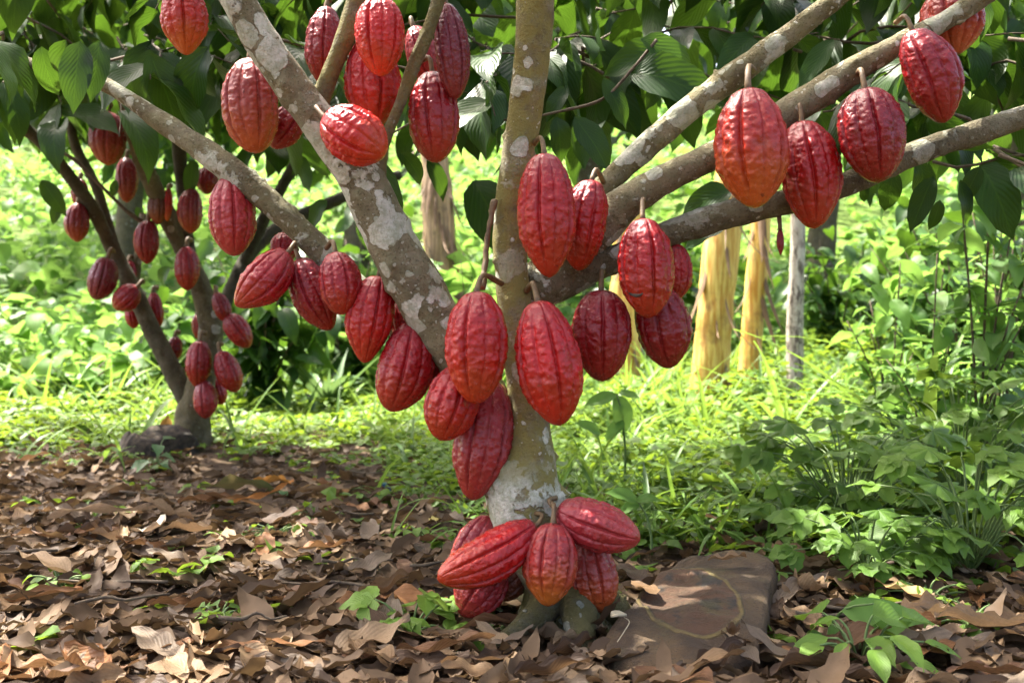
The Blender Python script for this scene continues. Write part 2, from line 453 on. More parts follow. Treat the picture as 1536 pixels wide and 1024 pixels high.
def height(x, y):
    x = np.asarray(x, float); y = np.asarray(y, float)
    p = np.stack([x, y, x * 0], -1)
    sh = x.shape
    p = p.reshape(-1, 3)
    n = (fbm(p * .9, 2, 3) * .02 + fbm(p * 5, 5, 3) * .006).reshape(sh) * sstep(0.3, 1.2, y + .6)
    near = np.exp(-(((x - .08) / .5) ** 2 + ((y - 1.65) / .5) ** 2))
    n = n * (1 - .7 * near)
    mound = .055 * np.exp(-(((x - BT.x) / .34) ** 2 + ((y - 3.95) / .30) ** 2)) - .01 * near
    s = np.maximum(0, y - 7.5)
    hill = .16 * s ** 1.15 * (1 + .25 * np.sin(x * .35 + 1.0)) + .05 * np.maximum(0, y - 4.6) ** 1.0 * sstep(0.5, 3.0, np.abs(x))
    return n + mound + hill

def ground():
    ys = np.concatenate([np.linspace(-6, 1.0, 15)[:-1], np.linspace(1.0, 5.5, 130)[:-1], np.linspace(5.5, 46, 70)])
    t = np.linspace(-1, 1, 201); xs = np.sign(t) * (np.abs(t) * 2.5 + np.abs(t) ** 4 * 32)
    X, Y = np.meshgrid(xs, ys)
    Z = height(X, Y)
    V = np.stack([X, Y, Z], -1).reshape(-1, 3)
    k = len(xs)
    i = np.arange(len(ys) - 1)[:, None] * k; j = np.arange(k - 1)[None, :]
    q = np.stack([i + j, i + j + 1, i + k + j + 1, i + k + j], -1).reshape(-1, 4)
    o = obj('ground', make_mesh('ground', V, q), M['soil'])
    tag(o, 'brown soil floor rising into a green slope behind the trees', 'ground', kind='structure')
ground()

def G(px, py):
    """ground point seen at pixel"""
    Y = CAMH * F / (py - 512)
    for _ in range(6):
        x = (px - 768) / F * Y
        z = float(height(np.array([x]), np.array([Y]))[0])
        Y = (CAMH - z) * F / (py - 512)
    return Vector(((px - 768) / F * Y, Y, z))

def green_density(x, y):
    """1 where the undergrowth grows, 0 in the bare leaf litter"""
    yb = 3.9 - 1.85 * sstep(-.75, .25, x) 
    yb = yb - .32 * sstep(.45, .85, x)
    p = np.stack([x * 2.2, y * 2.2, x * 0], -1)
    return sstep(-.35, .45, (y - yb) + .55 * fbm(p, 9, 3))

# ------------------------------------------------------------------ pods
PT = np.array([0, .012, .04, .09, .17, .28, .40, .52, .64, .75, .84, .91, .96, .985, 1.0])
PR = np.array([.06, .28, .46, .62, .78, .91, .985, 1.0, .965, .86, .71, .535, .36, .22, .05])

POD_GROUP_NEAR = 'red cocoa pods on the near tree'
POD_GROUP_FAR = 'red cocoa pods on the far tree'
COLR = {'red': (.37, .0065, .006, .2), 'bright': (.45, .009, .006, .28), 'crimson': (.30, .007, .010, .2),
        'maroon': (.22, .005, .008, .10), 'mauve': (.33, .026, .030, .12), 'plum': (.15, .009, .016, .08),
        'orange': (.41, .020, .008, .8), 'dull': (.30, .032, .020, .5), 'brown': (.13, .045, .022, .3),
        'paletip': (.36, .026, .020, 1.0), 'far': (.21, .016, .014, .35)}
BRACKET = {}

def pod(label, sx, sy, tx, ty, w, Y, dY=0.0, col='red', bend=0.0, stalk=None, group=POD_GROUP_NEAR, seed=0, sharp=0.0, hi=True, name='cocoa_pod'):
    top = P(sx, sy, Y); tip = P(tx, ty, Y + dY)
    ax = tip - top; L = ax.length; ax.normalize()
    R = w / 2 / F * (Y + dY * .5)
    nv, nu = (110, 200) if hi else (48, 100)
    rs = np.random.default_rng(seed * 31 + 5)
    t = (1 - np.cos(np.linspace(0, math.pi, nv))) / 2 * .35 + np.linspace(0, 1, nv) * .65
    prof = np.interp(t, PT, PR)
    ker = np.array([1, 2, 3, 2, 1]) / 9.0
    pp = np.pad(prof, 2, mode='edge'); prof = np.convolve(pp, ker, 'valid')
    prof[0], prof[-1] = .05, .03
    skew = rs.uniform(-.05, .05)
    prof = np.interp(np.clip(t + skew * np.sin(math.pi * t), 0, 1), t, prof)
    prof = prof * (1 - sharp * sstep(.62, 1, t) * .35)
    neck = rs.uniform(0, .07)
    prof = prof * (1 - neck * np.exp(-((t - .1) / .06) ** 2))
    th = np.linspace(0, 2 * math.pi, nu, endpoint=False)
    Tt, TH = np.meshgrid(t, th, indexing='ij')
    ph = rs.uniform(0, 6.28); tw = rs.uniform(-.12, .12)
    a = 5 * (TH + tw * Tt) + ph + .22 * np.sin(TH * 2 + rs.uniform(0, 6))
    wob = vn(np.stack([np.cos(TH) * 1.5, np.sin(TH) * 1.5, Tt * 3.5], -1).reshape(-1, 3), seed + 3).reshape(Tt.shape)
    a = a + wob * .22
    ridge = np.abs(np.sin(a)) ** .55
    prim = np.abs(np.cos(a / 2 + .0)) ** .4
    env = (.35 + .65 * sstep(0, .25, Tt)) * (1 - .75 * sstep(.80, 1.0, Tt))
    depth = rs.uniform(.12, .165)
    groove = np.exp(-(np.sin(a) / .30) ** 2) * (.66 + .34 * np.cos(a))
    g = env * (-depth * .95 * groove + .045 * (ridge - .6) + .012 * np.cos(a))
    pts = np.stack([np.cos(TH) * R * prof[:, None], np.sin(TH) * R * prof[:, None], Tt * L], -1).reshape(-1, 3)
    sc = 1.0 / max(R, 1e-4)
    rug = fbm(pts * np.array([sc * 3.2, sc * 3.2, sc * 4.6]), seed + 11, 3).reshape(Tt.shape)
    rug2 = fbm(pts * np.array([sc * 6.5, sc * 6.5, sc * 8.0]), seed + 21, 2).reshape(Tt.shape)
    rug = rug * (.4 + .6 * ridge)
    r = R * prof[:, None] * (1 + g + env * (.026 * rug + .028 * rug2)) + R * .0
    lean = bend * L * (np.sin(math.pi * Tt))
    off1 = rs.uniform(-.03, .03) * R * np.sin(Tt * 5 + ph)
    V = np.stack([np.cos(TH) * r + lean, np.sin(TH) * r + off1, Tt * L], -1).reshape(-1, 3)
    i = np.arange(nv - 1)[:, None] * nu; j = np.arange(nu)[None, :]; j2 = (j + 1) % nu
    q = np.stack([i + j, i + j2, i + nu + j2, i + nu + j], -1).reshape(-1, 4)
    jj = np.arange(nu)
    V = np.vstack([V, [0, 0, -.0005], [0, 0, L * 1.003]])
    c1 = np.stack([np.full(nu, nv * nu), (jj + 1) % nu, jj], -1); c2 = np.stack([np.full(nu, nv * nu + 1), (nv - 1) * nu + jj, (nv - 1) * nu + (jj + 1) % nu], -1)
    uv = np.vstack([np.stack([TH / 6.2832, Tt], -1).reshape(-1, 2), [[0, 0], [0, 1]]])
    # orientation: local z along the pod, local x to the right in the view
    zx = ax; xr = Vector((1, 0, 0)); yv = zx.cross(xr).normalized(); xv = yv.cross(zx).normalized()
    mw = Matrix((xv, yv, zx)).transposed().to_4x4(); mw.translation = top
    o = obj(name, make_mesh('cocoa_pod', V, [q[:, ::-1], np.vstack([c1, c2])[:, ::-1]], uv), M['pod'])
    o.matrix_world = mw
    c = COLR[col]; k = rs.uniform(.85, 1.15)
    o.color = (c[0] * k, c[1] * k, c[2] * k, c[3])
    tag(o, label, 'cocoa pod', group)
    # stalk
    sr = max(.0035 * Y / 1.65, R * .085) * (1 if hi else .9)
    if stalk is None:
        e = top - ax * (R * .30) + Vector((rs.uniform(-.3, .3) * R, R * .9, R * .25))
    else:
        e = P(*stalk)
    mid = top - ax * (R * .35) + (e - top) * .25 + Vector((0, 0, R * .12))
    s0 = top + ax * (R * .12)
    inv = mw.inverted()
    rows = []
    for p_, rr in ((s0, sr * 1.5), (top - ax * R * .08, sr * 1.15), (mid, sr), (e, sr * 1.25)):
        l = inv @ p_; rows.append((l.x, l.y, l.z, rr))
    so = tube('stalk', rows, M['stalk'], o, n=14, sides=8, bump=.12, bscale=200.0, seed=seed)
    return o

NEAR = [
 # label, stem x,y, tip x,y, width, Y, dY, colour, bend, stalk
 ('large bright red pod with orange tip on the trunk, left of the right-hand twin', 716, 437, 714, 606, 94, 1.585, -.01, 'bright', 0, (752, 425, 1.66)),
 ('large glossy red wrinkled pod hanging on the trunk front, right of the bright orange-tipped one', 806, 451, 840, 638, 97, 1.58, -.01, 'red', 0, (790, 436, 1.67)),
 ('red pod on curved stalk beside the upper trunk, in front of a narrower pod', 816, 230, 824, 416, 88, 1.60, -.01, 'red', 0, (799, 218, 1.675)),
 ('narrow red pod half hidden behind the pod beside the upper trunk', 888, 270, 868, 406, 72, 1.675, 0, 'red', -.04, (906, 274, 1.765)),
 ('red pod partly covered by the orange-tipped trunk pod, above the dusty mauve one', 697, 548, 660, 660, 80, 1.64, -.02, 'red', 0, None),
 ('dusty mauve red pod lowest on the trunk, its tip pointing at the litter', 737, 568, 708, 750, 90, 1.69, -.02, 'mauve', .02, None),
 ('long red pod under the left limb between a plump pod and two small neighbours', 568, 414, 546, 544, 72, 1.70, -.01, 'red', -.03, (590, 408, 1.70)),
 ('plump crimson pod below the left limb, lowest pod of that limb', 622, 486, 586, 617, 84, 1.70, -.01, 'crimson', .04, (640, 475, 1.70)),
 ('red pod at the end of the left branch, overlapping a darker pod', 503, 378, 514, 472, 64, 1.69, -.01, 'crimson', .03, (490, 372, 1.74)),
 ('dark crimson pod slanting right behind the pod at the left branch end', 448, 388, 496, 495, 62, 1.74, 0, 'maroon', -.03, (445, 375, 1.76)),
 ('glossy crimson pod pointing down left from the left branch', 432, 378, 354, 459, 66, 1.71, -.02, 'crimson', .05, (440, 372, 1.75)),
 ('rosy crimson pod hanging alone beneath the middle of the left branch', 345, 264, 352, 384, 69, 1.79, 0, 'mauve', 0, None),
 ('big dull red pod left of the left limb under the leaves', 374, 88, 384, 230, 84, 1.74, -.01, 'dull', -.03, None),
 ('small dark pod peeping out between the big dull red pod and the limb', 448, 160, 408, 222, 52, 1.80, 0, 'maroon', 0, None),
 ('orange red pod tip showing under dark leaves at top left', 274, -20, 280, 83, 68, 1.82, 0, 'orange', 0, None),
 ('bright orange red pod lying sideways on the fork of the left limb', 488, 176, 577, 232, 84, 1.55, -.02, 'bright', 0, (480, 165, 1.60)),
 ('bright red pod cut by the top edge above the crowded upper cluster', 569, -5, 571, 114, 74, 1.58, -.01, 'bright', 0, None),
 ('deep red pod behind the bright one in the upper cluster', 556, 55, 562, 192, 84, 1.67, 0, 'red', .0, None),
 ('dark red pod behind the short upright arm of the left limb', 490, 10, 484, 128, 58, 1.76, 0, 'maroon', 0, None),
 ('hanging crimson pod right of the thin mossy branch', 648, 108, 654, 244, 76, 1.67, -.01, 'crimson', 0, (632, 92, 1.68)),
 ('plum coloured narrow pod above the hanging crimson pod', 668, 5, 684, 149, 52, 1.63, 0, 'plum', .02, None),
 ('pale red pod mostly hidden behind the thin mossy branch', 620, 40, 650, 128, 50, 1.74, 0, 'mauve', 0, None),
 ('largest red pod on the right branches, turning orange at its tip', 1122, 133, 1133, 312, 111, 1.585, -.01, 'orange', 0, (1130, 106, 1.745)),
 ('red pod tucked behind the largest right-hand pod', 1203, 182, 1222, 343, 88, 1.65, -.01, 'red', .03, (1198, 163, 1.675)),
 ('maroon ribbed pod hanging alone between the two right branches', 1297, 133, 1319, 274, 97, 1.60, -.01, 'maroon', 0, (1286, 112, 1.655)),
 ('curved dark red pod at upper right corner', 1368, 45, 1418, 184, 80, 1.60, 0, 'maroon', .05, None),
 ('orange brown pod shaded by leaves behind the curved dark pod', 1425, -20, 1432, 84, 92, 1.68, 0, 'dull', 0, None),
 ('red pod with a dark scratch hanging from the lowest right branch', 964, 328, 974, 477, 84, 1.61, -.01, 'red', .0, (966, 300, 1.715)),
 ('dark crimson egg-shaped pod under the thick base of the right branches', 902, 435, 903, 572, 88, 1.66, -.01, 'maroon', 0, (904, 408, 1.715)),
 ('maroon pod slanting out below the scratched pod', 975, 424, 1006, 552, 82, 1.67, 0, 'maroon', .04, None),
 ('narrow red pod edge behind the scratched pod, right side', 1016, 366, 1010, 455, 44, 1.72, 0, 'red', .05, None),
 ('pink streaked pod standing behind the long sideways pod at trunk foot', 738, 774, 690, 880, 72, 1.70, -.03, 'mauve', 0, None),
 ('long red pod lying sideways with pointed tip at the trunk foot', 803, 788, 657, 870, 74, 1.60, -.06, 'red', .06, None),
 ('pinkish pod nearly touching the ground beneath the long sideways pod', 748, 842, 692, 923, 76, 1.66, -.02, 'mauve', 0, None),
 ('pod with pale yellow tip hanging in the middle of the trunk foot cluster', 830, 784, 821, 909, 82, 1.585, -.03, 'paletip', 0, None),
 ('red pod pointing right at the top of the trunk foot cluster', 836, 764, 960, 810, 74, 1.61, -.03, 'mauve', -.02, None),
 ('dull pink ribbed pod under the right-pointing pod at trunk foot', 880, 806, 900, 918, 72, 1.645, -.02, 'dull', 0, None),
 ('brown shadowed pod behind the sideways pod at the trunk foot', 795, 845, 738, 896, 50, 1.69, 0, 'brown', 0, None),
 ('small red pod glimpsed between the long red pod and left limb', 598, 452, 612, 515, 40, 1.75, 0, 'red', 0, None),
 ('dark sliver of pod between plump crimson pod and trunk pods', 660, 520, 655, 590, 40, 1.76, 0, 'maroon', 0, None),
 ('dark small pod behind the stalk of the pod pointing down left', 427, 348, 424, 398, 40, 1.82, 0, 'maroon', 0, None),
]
for k, r in enumerate(NEAR):
    lab, sx, sy, tx, ty, w, Y, dY, col, bd, st = r
    o_ = pod(lab, sx, sy, tx, ty, w, Y, dY, col, bd, st, seed=k, sharp=(.0, .3, .5, .1)[k % 4])
    if 'dark scratch' in lab:
        inv = o_.matrix_world.inverted()
        pts = [inv @ P(a, b, c) for a, b, c in ((941, 437, 1.588), (949, 442, 1.579), (958, 443, 1.573), (967, 438, 1.571))]
        tube('scar', [(*p, r_) for p, r_ in zip(pts, (.0008, .0022, .0022, .0008))], M['stump'], o_, n=16, sides=8, bump=.2, bscale=200)
pod('tiny unripe maroon pod dangling from the lowest right branch', 1170, 344, 1171, 383, 11, 1.70, 0, 'maroon', 0, (1168, 318, 1.71), seed=77, sharp=.8, hi=False)

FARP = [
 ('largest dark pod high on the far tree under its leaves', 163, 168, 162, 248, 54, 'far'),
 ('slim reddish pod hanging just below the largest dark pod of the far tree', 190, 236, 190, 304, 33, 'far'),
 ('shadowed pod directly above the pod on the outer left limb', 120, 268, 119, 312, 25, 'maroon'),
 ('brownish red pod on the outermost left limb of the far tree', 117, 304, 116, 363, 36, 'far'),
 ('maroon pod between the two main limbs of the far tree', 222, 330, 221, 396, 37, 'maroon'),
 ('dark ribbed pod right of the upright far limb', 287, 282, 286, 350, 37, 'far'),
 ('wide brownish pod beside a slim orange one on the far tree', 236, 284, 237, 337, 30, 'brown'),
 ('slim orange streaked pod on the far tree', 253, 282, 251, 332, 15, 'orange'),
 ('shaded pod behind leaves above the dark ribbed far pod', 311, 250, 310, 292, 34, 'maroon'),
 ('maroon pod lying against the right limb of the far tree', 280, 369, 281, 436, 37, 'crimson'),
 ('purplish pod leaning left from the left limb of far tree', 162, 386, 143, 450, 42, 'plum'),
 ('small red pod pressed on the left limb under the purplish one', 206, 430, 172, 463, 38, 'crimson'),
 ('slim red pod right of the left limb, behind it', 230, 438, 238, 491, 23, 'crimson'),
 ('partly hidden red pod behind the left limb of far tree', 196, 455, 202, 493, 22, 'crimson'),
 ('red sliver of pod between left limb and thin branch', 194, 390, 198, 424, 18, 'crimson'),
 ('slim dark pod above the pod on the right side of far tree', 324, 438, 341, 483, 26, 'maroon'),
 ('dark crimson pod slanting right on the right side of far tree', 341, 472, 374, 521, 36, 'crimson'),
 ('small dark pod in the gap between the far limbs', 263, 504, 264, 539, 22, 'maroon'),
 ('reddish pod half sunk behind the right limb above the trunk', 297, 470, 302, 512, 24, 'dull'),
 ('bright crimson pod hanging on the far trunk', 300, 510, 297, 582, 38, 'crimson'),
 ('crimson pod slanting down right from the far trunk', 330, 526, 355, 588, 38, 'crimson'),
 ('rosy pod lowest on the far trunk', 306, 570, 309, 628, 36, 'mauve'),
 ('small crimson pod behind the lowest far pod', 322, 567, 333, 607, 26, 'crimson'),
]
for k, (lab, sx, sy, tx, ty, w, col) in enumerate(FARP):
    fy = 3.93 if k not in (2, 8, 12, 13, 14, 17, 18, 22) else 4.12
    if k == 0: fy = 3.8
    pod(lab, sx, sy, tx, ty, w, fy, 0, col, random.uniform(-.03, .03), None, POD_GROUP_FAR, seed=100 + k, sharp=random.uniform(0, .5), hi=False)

# ------------------------------------------------------------------ trees
def limb(root, name, rows, color, n=60, sides=26, bump=.10, bscale=26.0, seed=0, lump=.12):
    return tube(name, pxtube(rows), M['bark'], root, color, origin=root.location, n=int(n * 1.6), sides=int(sides * 1.5), knobs=n // 4, bump=bump, bscale=bscale, seed=seed, lump=lump)

def low(tp):
    qx = 768 + tp[0] / tp[1] * F; qy = 512 - (tp[2] - CAMH) / tp[1] * F
    return -60 < qx < 1600 and qy > np.interp(qx, [0, 330, 420, 700, 1000, 1200, 1290, 1330, 1500], [250, 240, 300, 310, 290, 285, 300, 365, 375])

def twigs_and_leaves(root, starts, n_leaf, size, mat, droop=(.2, 1.1), twig_len=(.35, .7), tints=(0, 1), seed=0, nm='foliage', dirbias=(0, 0, 0)):
    rs = np.random.default_rng(seed)
    tw, pos, dr, up, sc, ti = [], [], [], [], [], []
    for s in starts:
        az = rs.uniform(0, 6.283); L = rs.uniform(*twig_len)
        d = np.array([math.cos(az), math.sin(az), rs.uniform(-.5, .25)]) + np.array(dirbias)
        d /= np.linalg.norm(d)
        k = 7
        tt = np.linspace(0, 1, k)
        c = s + d * L * tt[:, None] + np.array([0, 0, -1.0]) * (.22 * L * tt ** 2)[:, None] + rs.normal(0, .012, (k, 3))
        if c[-1][1] > .6 and low(c[-1] + np.array([0, 0, -.06])): continue
        rad = .0042 * (1 - .7 * tt)
        tw.append(np.hstack([c, rad[:, None]]))
        nl = int(rs.integers(max(3, n_leaf - 3), n_leaf + 3))
        for q in range(nl):
            f = .15 + .85 * (q + rs.uniform(0, 1)) / nl
            p = c[0] + (c[-1] - c[0]) * f + np.array([0, 0, -1.0]) * .0
            i = min(int(f * (k - 1)), k - 2); a = f * (k - 1) - i
            p = c[i] * (1 - a) + c[i + 1] * a
            side = az + (1 if q % 2 else -1) * rs.uniform(.4, 1.3)
            dn = rs.uniform(*droop)
            lf = size * rs.uniform(.55, 1.2); dv = np.array([math.cos(side), math.sin(side), -dn]); rnd = (rs.normal(0, .35), rs.normal(0, .35)); tn = rs.uniform(*tints)
            tp = p + dv / np.linalg.norm(dv) * lf + np.array([0, 0, -.2 * lf])
            if tp[1] > .6:      # keep the open space under the canopy clear
                if low(tp): continue
            pos.append(p); dr.append(dv); up.append([*rnd, 1]); sc.append(lf); ti.append(tn)
    leaf_cloud(nm, COCOA_T, pos, dr, up, sc, np.clip(ti, 0, 1), mat, root, root.location)
    multi_tube('twigs', tw, M['twig'], root, origin=root.location, n=8, sides=5)['kind'] = 'stuff'

# near cocoa tree
nt = empty('cocoa_tree', P(850, 935, 1.69), 'near cocoa tree with lichen spotted trunk, forked limbs and clusters of red pods', 'cocoa tree', 'cocoa trees bearing red pods')
limb(nt, 'trunk', [(862, 962, 150, 1.70), (852, 930, 128, 1.69), (838, 880, 112, 1.69), (815, 830, 106, 1.69), (795, 780, 104, 1.69), (787, 742, 106, 1.69), (791, 705, 84, 1.69),
                   (794, 655, 70, 1.69), (788, 580, 62, 1.69), (778, 500, 54, 1.69), (769, 420, 50, 1.69), (764, 340, 50, 1.69), (772, 260, 50, 1.68), (784, 190, 52, 1.67),
                   (795, 110, 58, 1.65), (800, 40, 64, 1.63), (806, -80, 62, 1.60), (812, -220, 56, 1.60)], (.58, 1.0, 1.3, 0), n=150, sides=36, bump=.07, bscale=22, lump=.14)
L_ = limb(nt, 'limb', [(775, 660, 40, 1.72), (735, 600, 66, 1.72), (690, 530, 76, 1.70), (640, 456, 76, 1.69), (600, 385, 72, 1.67), (566, 322, 68, 1.66), (540, 262, 68, 1.65), (505, 215, 64, 1.64),
                       (470, 172, 56, 1.63), (435, 125, 54, 1.62), (388, 54, 52, 1.61), (340, -30, 50, 1.6), (280, -140, 44, 1.6)], (.82, .2, 1.15, 1), n=110, sides=32, seed=3, bump=.06)
limb(nt, 'branch', [(478, 190, 44, 1.65), (478, 158, 34, 1.65), (490, 125, 28, 1.65), (506, 85, 27, 1.65), (522, 45, 27, 1.65), (548, -60, 26, 1.66)], (.45, .9, .95, 1), n=40, seed=4)
limb(nt, 'branch', [(560, 268, 40, 1.66), (572, 225, 24, 1.64), (585, 192, 17, 1.63), (602, 150, 17, 1.62), (620, 100, 19, 1.61), (640, 52, 20, 1.6), (672, -40, 20, 1.6)], (.5, .8, .9, 1), n=50, seed=5)
limb(nt, 'branch', [(770, 640, 40, 1.74), (700, 575, 42, 1.76), (595, 487, 40, 1.77), (500, 397, 39, 1.77), (460, 356, 40, 1.77), (400, 300, 38, 1.78), (330, 243, 37, 1.79), (250, 188, 31, 1.82),
                    (165, 131, 22, 1.85), (110, 112, 22, 1.87), (40, 96, 20, 1.9), (-60, 60, 18, 1.93)], (.74, .3, 1.0, 1), n=110, seed=6, bump=.08)
limb(nt, 'limb', [(790, 470, 40, 1.71), (810, 430, 76, 1.73), (860, 385, 66, 1.735), (930, 312, 52, 1.73), (1000, 266, 46, 1.72), (1060, 238, 45, 1.71), (1150, 190, 45, 1.69), (1240, 132, 44, 1.67), (1340, 72, 36, 1.65),
                  (1420, 30, 32, 1.63), (1560, -60, 28, 1.6)], (.70, .25, 1.1, 1), n=110, sides=32, seed=8)
limb(nt, 'branch', [(850, 380, 40, 1.74), (880, 310, 34, 1.77), (910, 275, 36, 1.78), (1000, 193, 40, 1.78), (1060, 146, 40, 1.77), (1130, 92, 38, 1.76), (1195, 44, 34, 1.75), (1290, -30, 30, 1.73)], (.74, .35, 1.1, 1), n=80, seed=9)
limb(nt, 'branch', [(795, 440, 50, 1.73), (850, 415, 62, 1.74), (930, 384, 46, 1.73), (1010, 348, 40, 1.72), (1100, 320, 38, 1.71), (1200, 297, 36, 1.71), (1290, 268, 36, 1.70), (1380, 226, 36, 1.69), (1474, 196, 34, 1.68), (1600, 150, 30, 1.66)],
     (.60, .15, .9, 1), n=110, sides=28, seed=10)
for k, rw in enumerate(([(840, 880, 60, 1.66), (815, 912, 48, 1.62), (785, 938, 34, 1.60), (745, 962, 16, 1.58), (720, 985, 8, 1.55)], [(860, 885, 66, 1.66), (868, 915, 60, 1.62), (872, 945, 50, 1.585), (880, 985, 30, 1.55), (884, 1010, 16, 1.54)],
                        [(885, 880, 60, 1.68), (915, 905, 46, 1.66), (945, 925, 30, 1.66), (985, 944, 12, 1.66)], [(820, 890, 50, 1.72), (780, 900, 38, 1.78), (730, 905, 20, 1.84)])):
    limb(nt, 'root', rw, (.42, .8, .55, 1), n=40, seed=60 + k)
# dry hanging stalk beside the trunk
tube('dead_twig', pxtube([(742, 300, 9, 1.66), (733, 345, 8, 1.65), (728, 395, 9, 1.64), (722, 432, 11, 1.62)]), M['stalk'], nt, origin=nt.location, n=24, sides=8, bump=.35, bscale=90)
tube('twig', pxtube([(560, 215, 3, 1.9), (660, 168, 3, 1.95), (760, 180, 3.4, 2.0), (850, 165, 4, 2.0), (905, 148, 5, 2.0), (945, 108, 5, 2.0), (985, 60, 5, 2.0)]), M['twig'], nt, origin=nt.location, n=40, sides=6, bump=.2, bscale=60)

# foliage of the near tree: image-side zones expressed as volumes (px range, py range, depth range)
def starts_in(zones, seed):
    rs = np.random.default_rng(seed); out = []
    for (x0, x1, y0, y1, d0, d1, n) in zones:
        for _ in range(n):
            p = P(rs.uniform(x0, x1), rs.uniform(y0, y1), rs.uniform(d0, d1)); out.append(np.array(p))
    return out

near_zones = [
    (-150, 420, -330, 120, 2.0, 3.6, 34), (350, 760, -330, 110, 2.0, 3.8, 40), (700, 1250, -330, 90, 2.0, 3.8, 44), (1100, 1700, -330, 150, 2.0, 3.6, 40),
    (560, 740, 110, 190, 2.0, 2.8, 7), (830, 960, 60, 140, 2.05, 2.7, 8), (1180, 1330, 20, 90, 2.1, 2.8, 6), (1330, 1480, 60, 170, 1.95, 2.8, 6), (1350, 1520, 190, 250, 1.9, 2.3, 8)]
twigs_and_leaves(nt, starts_in(near_zones, 5), 9, .20, M['cocoa'], tints=(0, 1), seed=5)
# upper crown above the picture; leaves over and behind camera added to block sky
rs = np.random.default_rng(21)
ov = [np.array([rs.uniform(-2.3, 2.1), rs.uniform(1.2, 3.8), rs.uniform(1.45, 2.3)]) for _ in range(130)] + [np.array([rs.uniform(-2.4, 2.4), rs.uniform(-1.4, 1.5), rs.uniform(1.65, 2.4)]) for _ in range(120)]
ov = [p for k, p in enumerate(ov) if p[0] < .55 or k % 2]
twigs_and_leaves(nt, ov, 9, .24, M['cocoa'], tints=(.2, 1), seed=6, nm='upper_shade_foliage')

def single_leaves(root, rows, mat, nm='leaves'):
    """rows: base px,py, tip px,py, depth, tip depth, tint"""
    pos, dr, up, sc, ti = [], [], [], [], []
    for (bx, by, tx, ty, d0, d1, t) in rows:
        a = P(bx, by, d0); b = P(tx, ty, d1)
        pos.append(a); v = b - a; dr.append(v); sc.append(v.length * 1.06); ti.append(t)
        up.append([random.uniform(-.5, .5), -1, random.uniform(.1, .7)])
    leaf_cloud(nm, COCOA_T, pos, dr, up, sc, ti, mat, root, root.location)
single_leaves(nt, [
    (862, 175, 925, 255, 1.98, 1.95, .25), (835, 175, 850, 245, 2.0, 1.98, .2), (905, 118, 950, 190, 2.0, 1.98, .15), (850, 130, 815, 180, 2.02, 2.0, .1), (945, 108, 1095, 125, 2.0, 1.9, .45), (960, 60, 1090, 95, 2.0, 2.0, .8),
    (120, 62, 105, 165, 1.72, 1.68, .1), (150, 62, 135, 150, 1.74, 1.70, .25), (100, 60, 60, 170, 1.75, 1.8, .15), (62, 70, 75, 165, 1.8, 1.8, .35), (225, 80, 280, 205, 2.0, 2.0, .25), (310, 70, 250, 190, 2.0, 2.0, .2),
    (560, 240, 600, 330, 1.9, 1.86, .1), (640, 240, 690, 300, 2.1, 2.1, .2), (600, 230, 660, 275, 2.1, 2.1, .15), (690, 150, 720, 245, 2.2, 2.2, .15), (710, 270, 780, 400, 2.5, 2.4, .2),
    (1130, 105, 1125, 96, 1.7, 1.69, .9), (1100, 325, 1010, 360, 2.0, 2.0, .3), (1300, 275, 1290, 312, 1.9, 1.9, .1), (1340, 255, 1330, 330, 1.95, 1.95, .5), (1400, 265, 1360, 350, 1.95, 1.95, .2), (1410, 300, 1400, 355, 1.9, 1.9, .25),
    (1440, 270, 1462, 340, 1.9, 1.9, .15), (1470, 250, 1440, 310, 1.9, 1.9, .2), (1380, 240, 1400, 320, 2.0, 2.0, .3), (1260, 90, 1330, 170, 1.95, 1.9, .2), (1200, 130, 1260, 215, 2.0, 2.0, .35),
    (1030, 95, 940, 150, 2.1, 2.1, .4), (1000, 70, 890, 100, 2.1, 2.1, .7), (1250, 60, 1190, 130, 2.1, 2.1, .8), (490, 300, 450, 345, 2.3, 2.3, .6), (1100, 285, 1000, 310, 2.1, 2.1, .5), 
], M['cocoa'])

# far cocoa tree
ft = empty('cocoa_tree', (BT.x, BT.y, .02), 'far cocoa tree left with dark limbs spreading from a short trunk', 'cocoa tree', 'cocoa trees bearing red pods')
D = 4.04
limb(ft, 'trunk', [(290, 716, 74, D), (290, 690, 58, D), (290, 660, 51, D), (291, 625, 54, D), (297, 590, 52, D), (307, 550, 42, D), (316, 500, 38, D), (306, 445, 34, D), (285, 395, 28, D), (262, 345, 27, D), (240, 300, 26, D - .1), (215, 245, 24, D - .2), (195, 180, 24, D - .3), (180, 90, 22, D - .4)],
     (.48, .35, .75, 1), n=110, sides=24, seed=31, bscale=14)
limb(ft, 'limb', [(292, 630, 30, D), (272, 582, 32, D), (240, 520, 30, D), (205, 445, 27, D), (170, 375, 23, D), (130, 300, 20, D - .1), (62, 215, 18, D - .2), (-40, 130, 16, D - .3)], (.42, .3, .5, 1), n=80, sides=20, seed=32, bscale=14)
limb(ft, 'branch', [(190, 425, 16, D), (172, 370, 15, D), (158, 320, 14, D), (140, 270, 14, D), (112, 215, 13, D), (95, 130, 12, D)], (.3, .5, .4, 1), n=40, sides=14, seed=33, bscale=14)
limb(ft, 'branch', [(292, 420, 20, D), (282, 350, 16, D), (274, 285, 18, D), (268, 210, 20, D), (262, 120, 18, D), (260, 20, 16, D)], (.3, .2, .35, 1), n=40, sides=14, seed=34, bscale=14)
limb(ft, 'branch', [(205, 470, 12, D + .1), (203, 420, 14, D + .1), (210, 370, 13, D + .1), (215, 320, 12, D + .1)], (.6, .3, .7, 1), n=30, sides=12, seed=36, bscale=14)
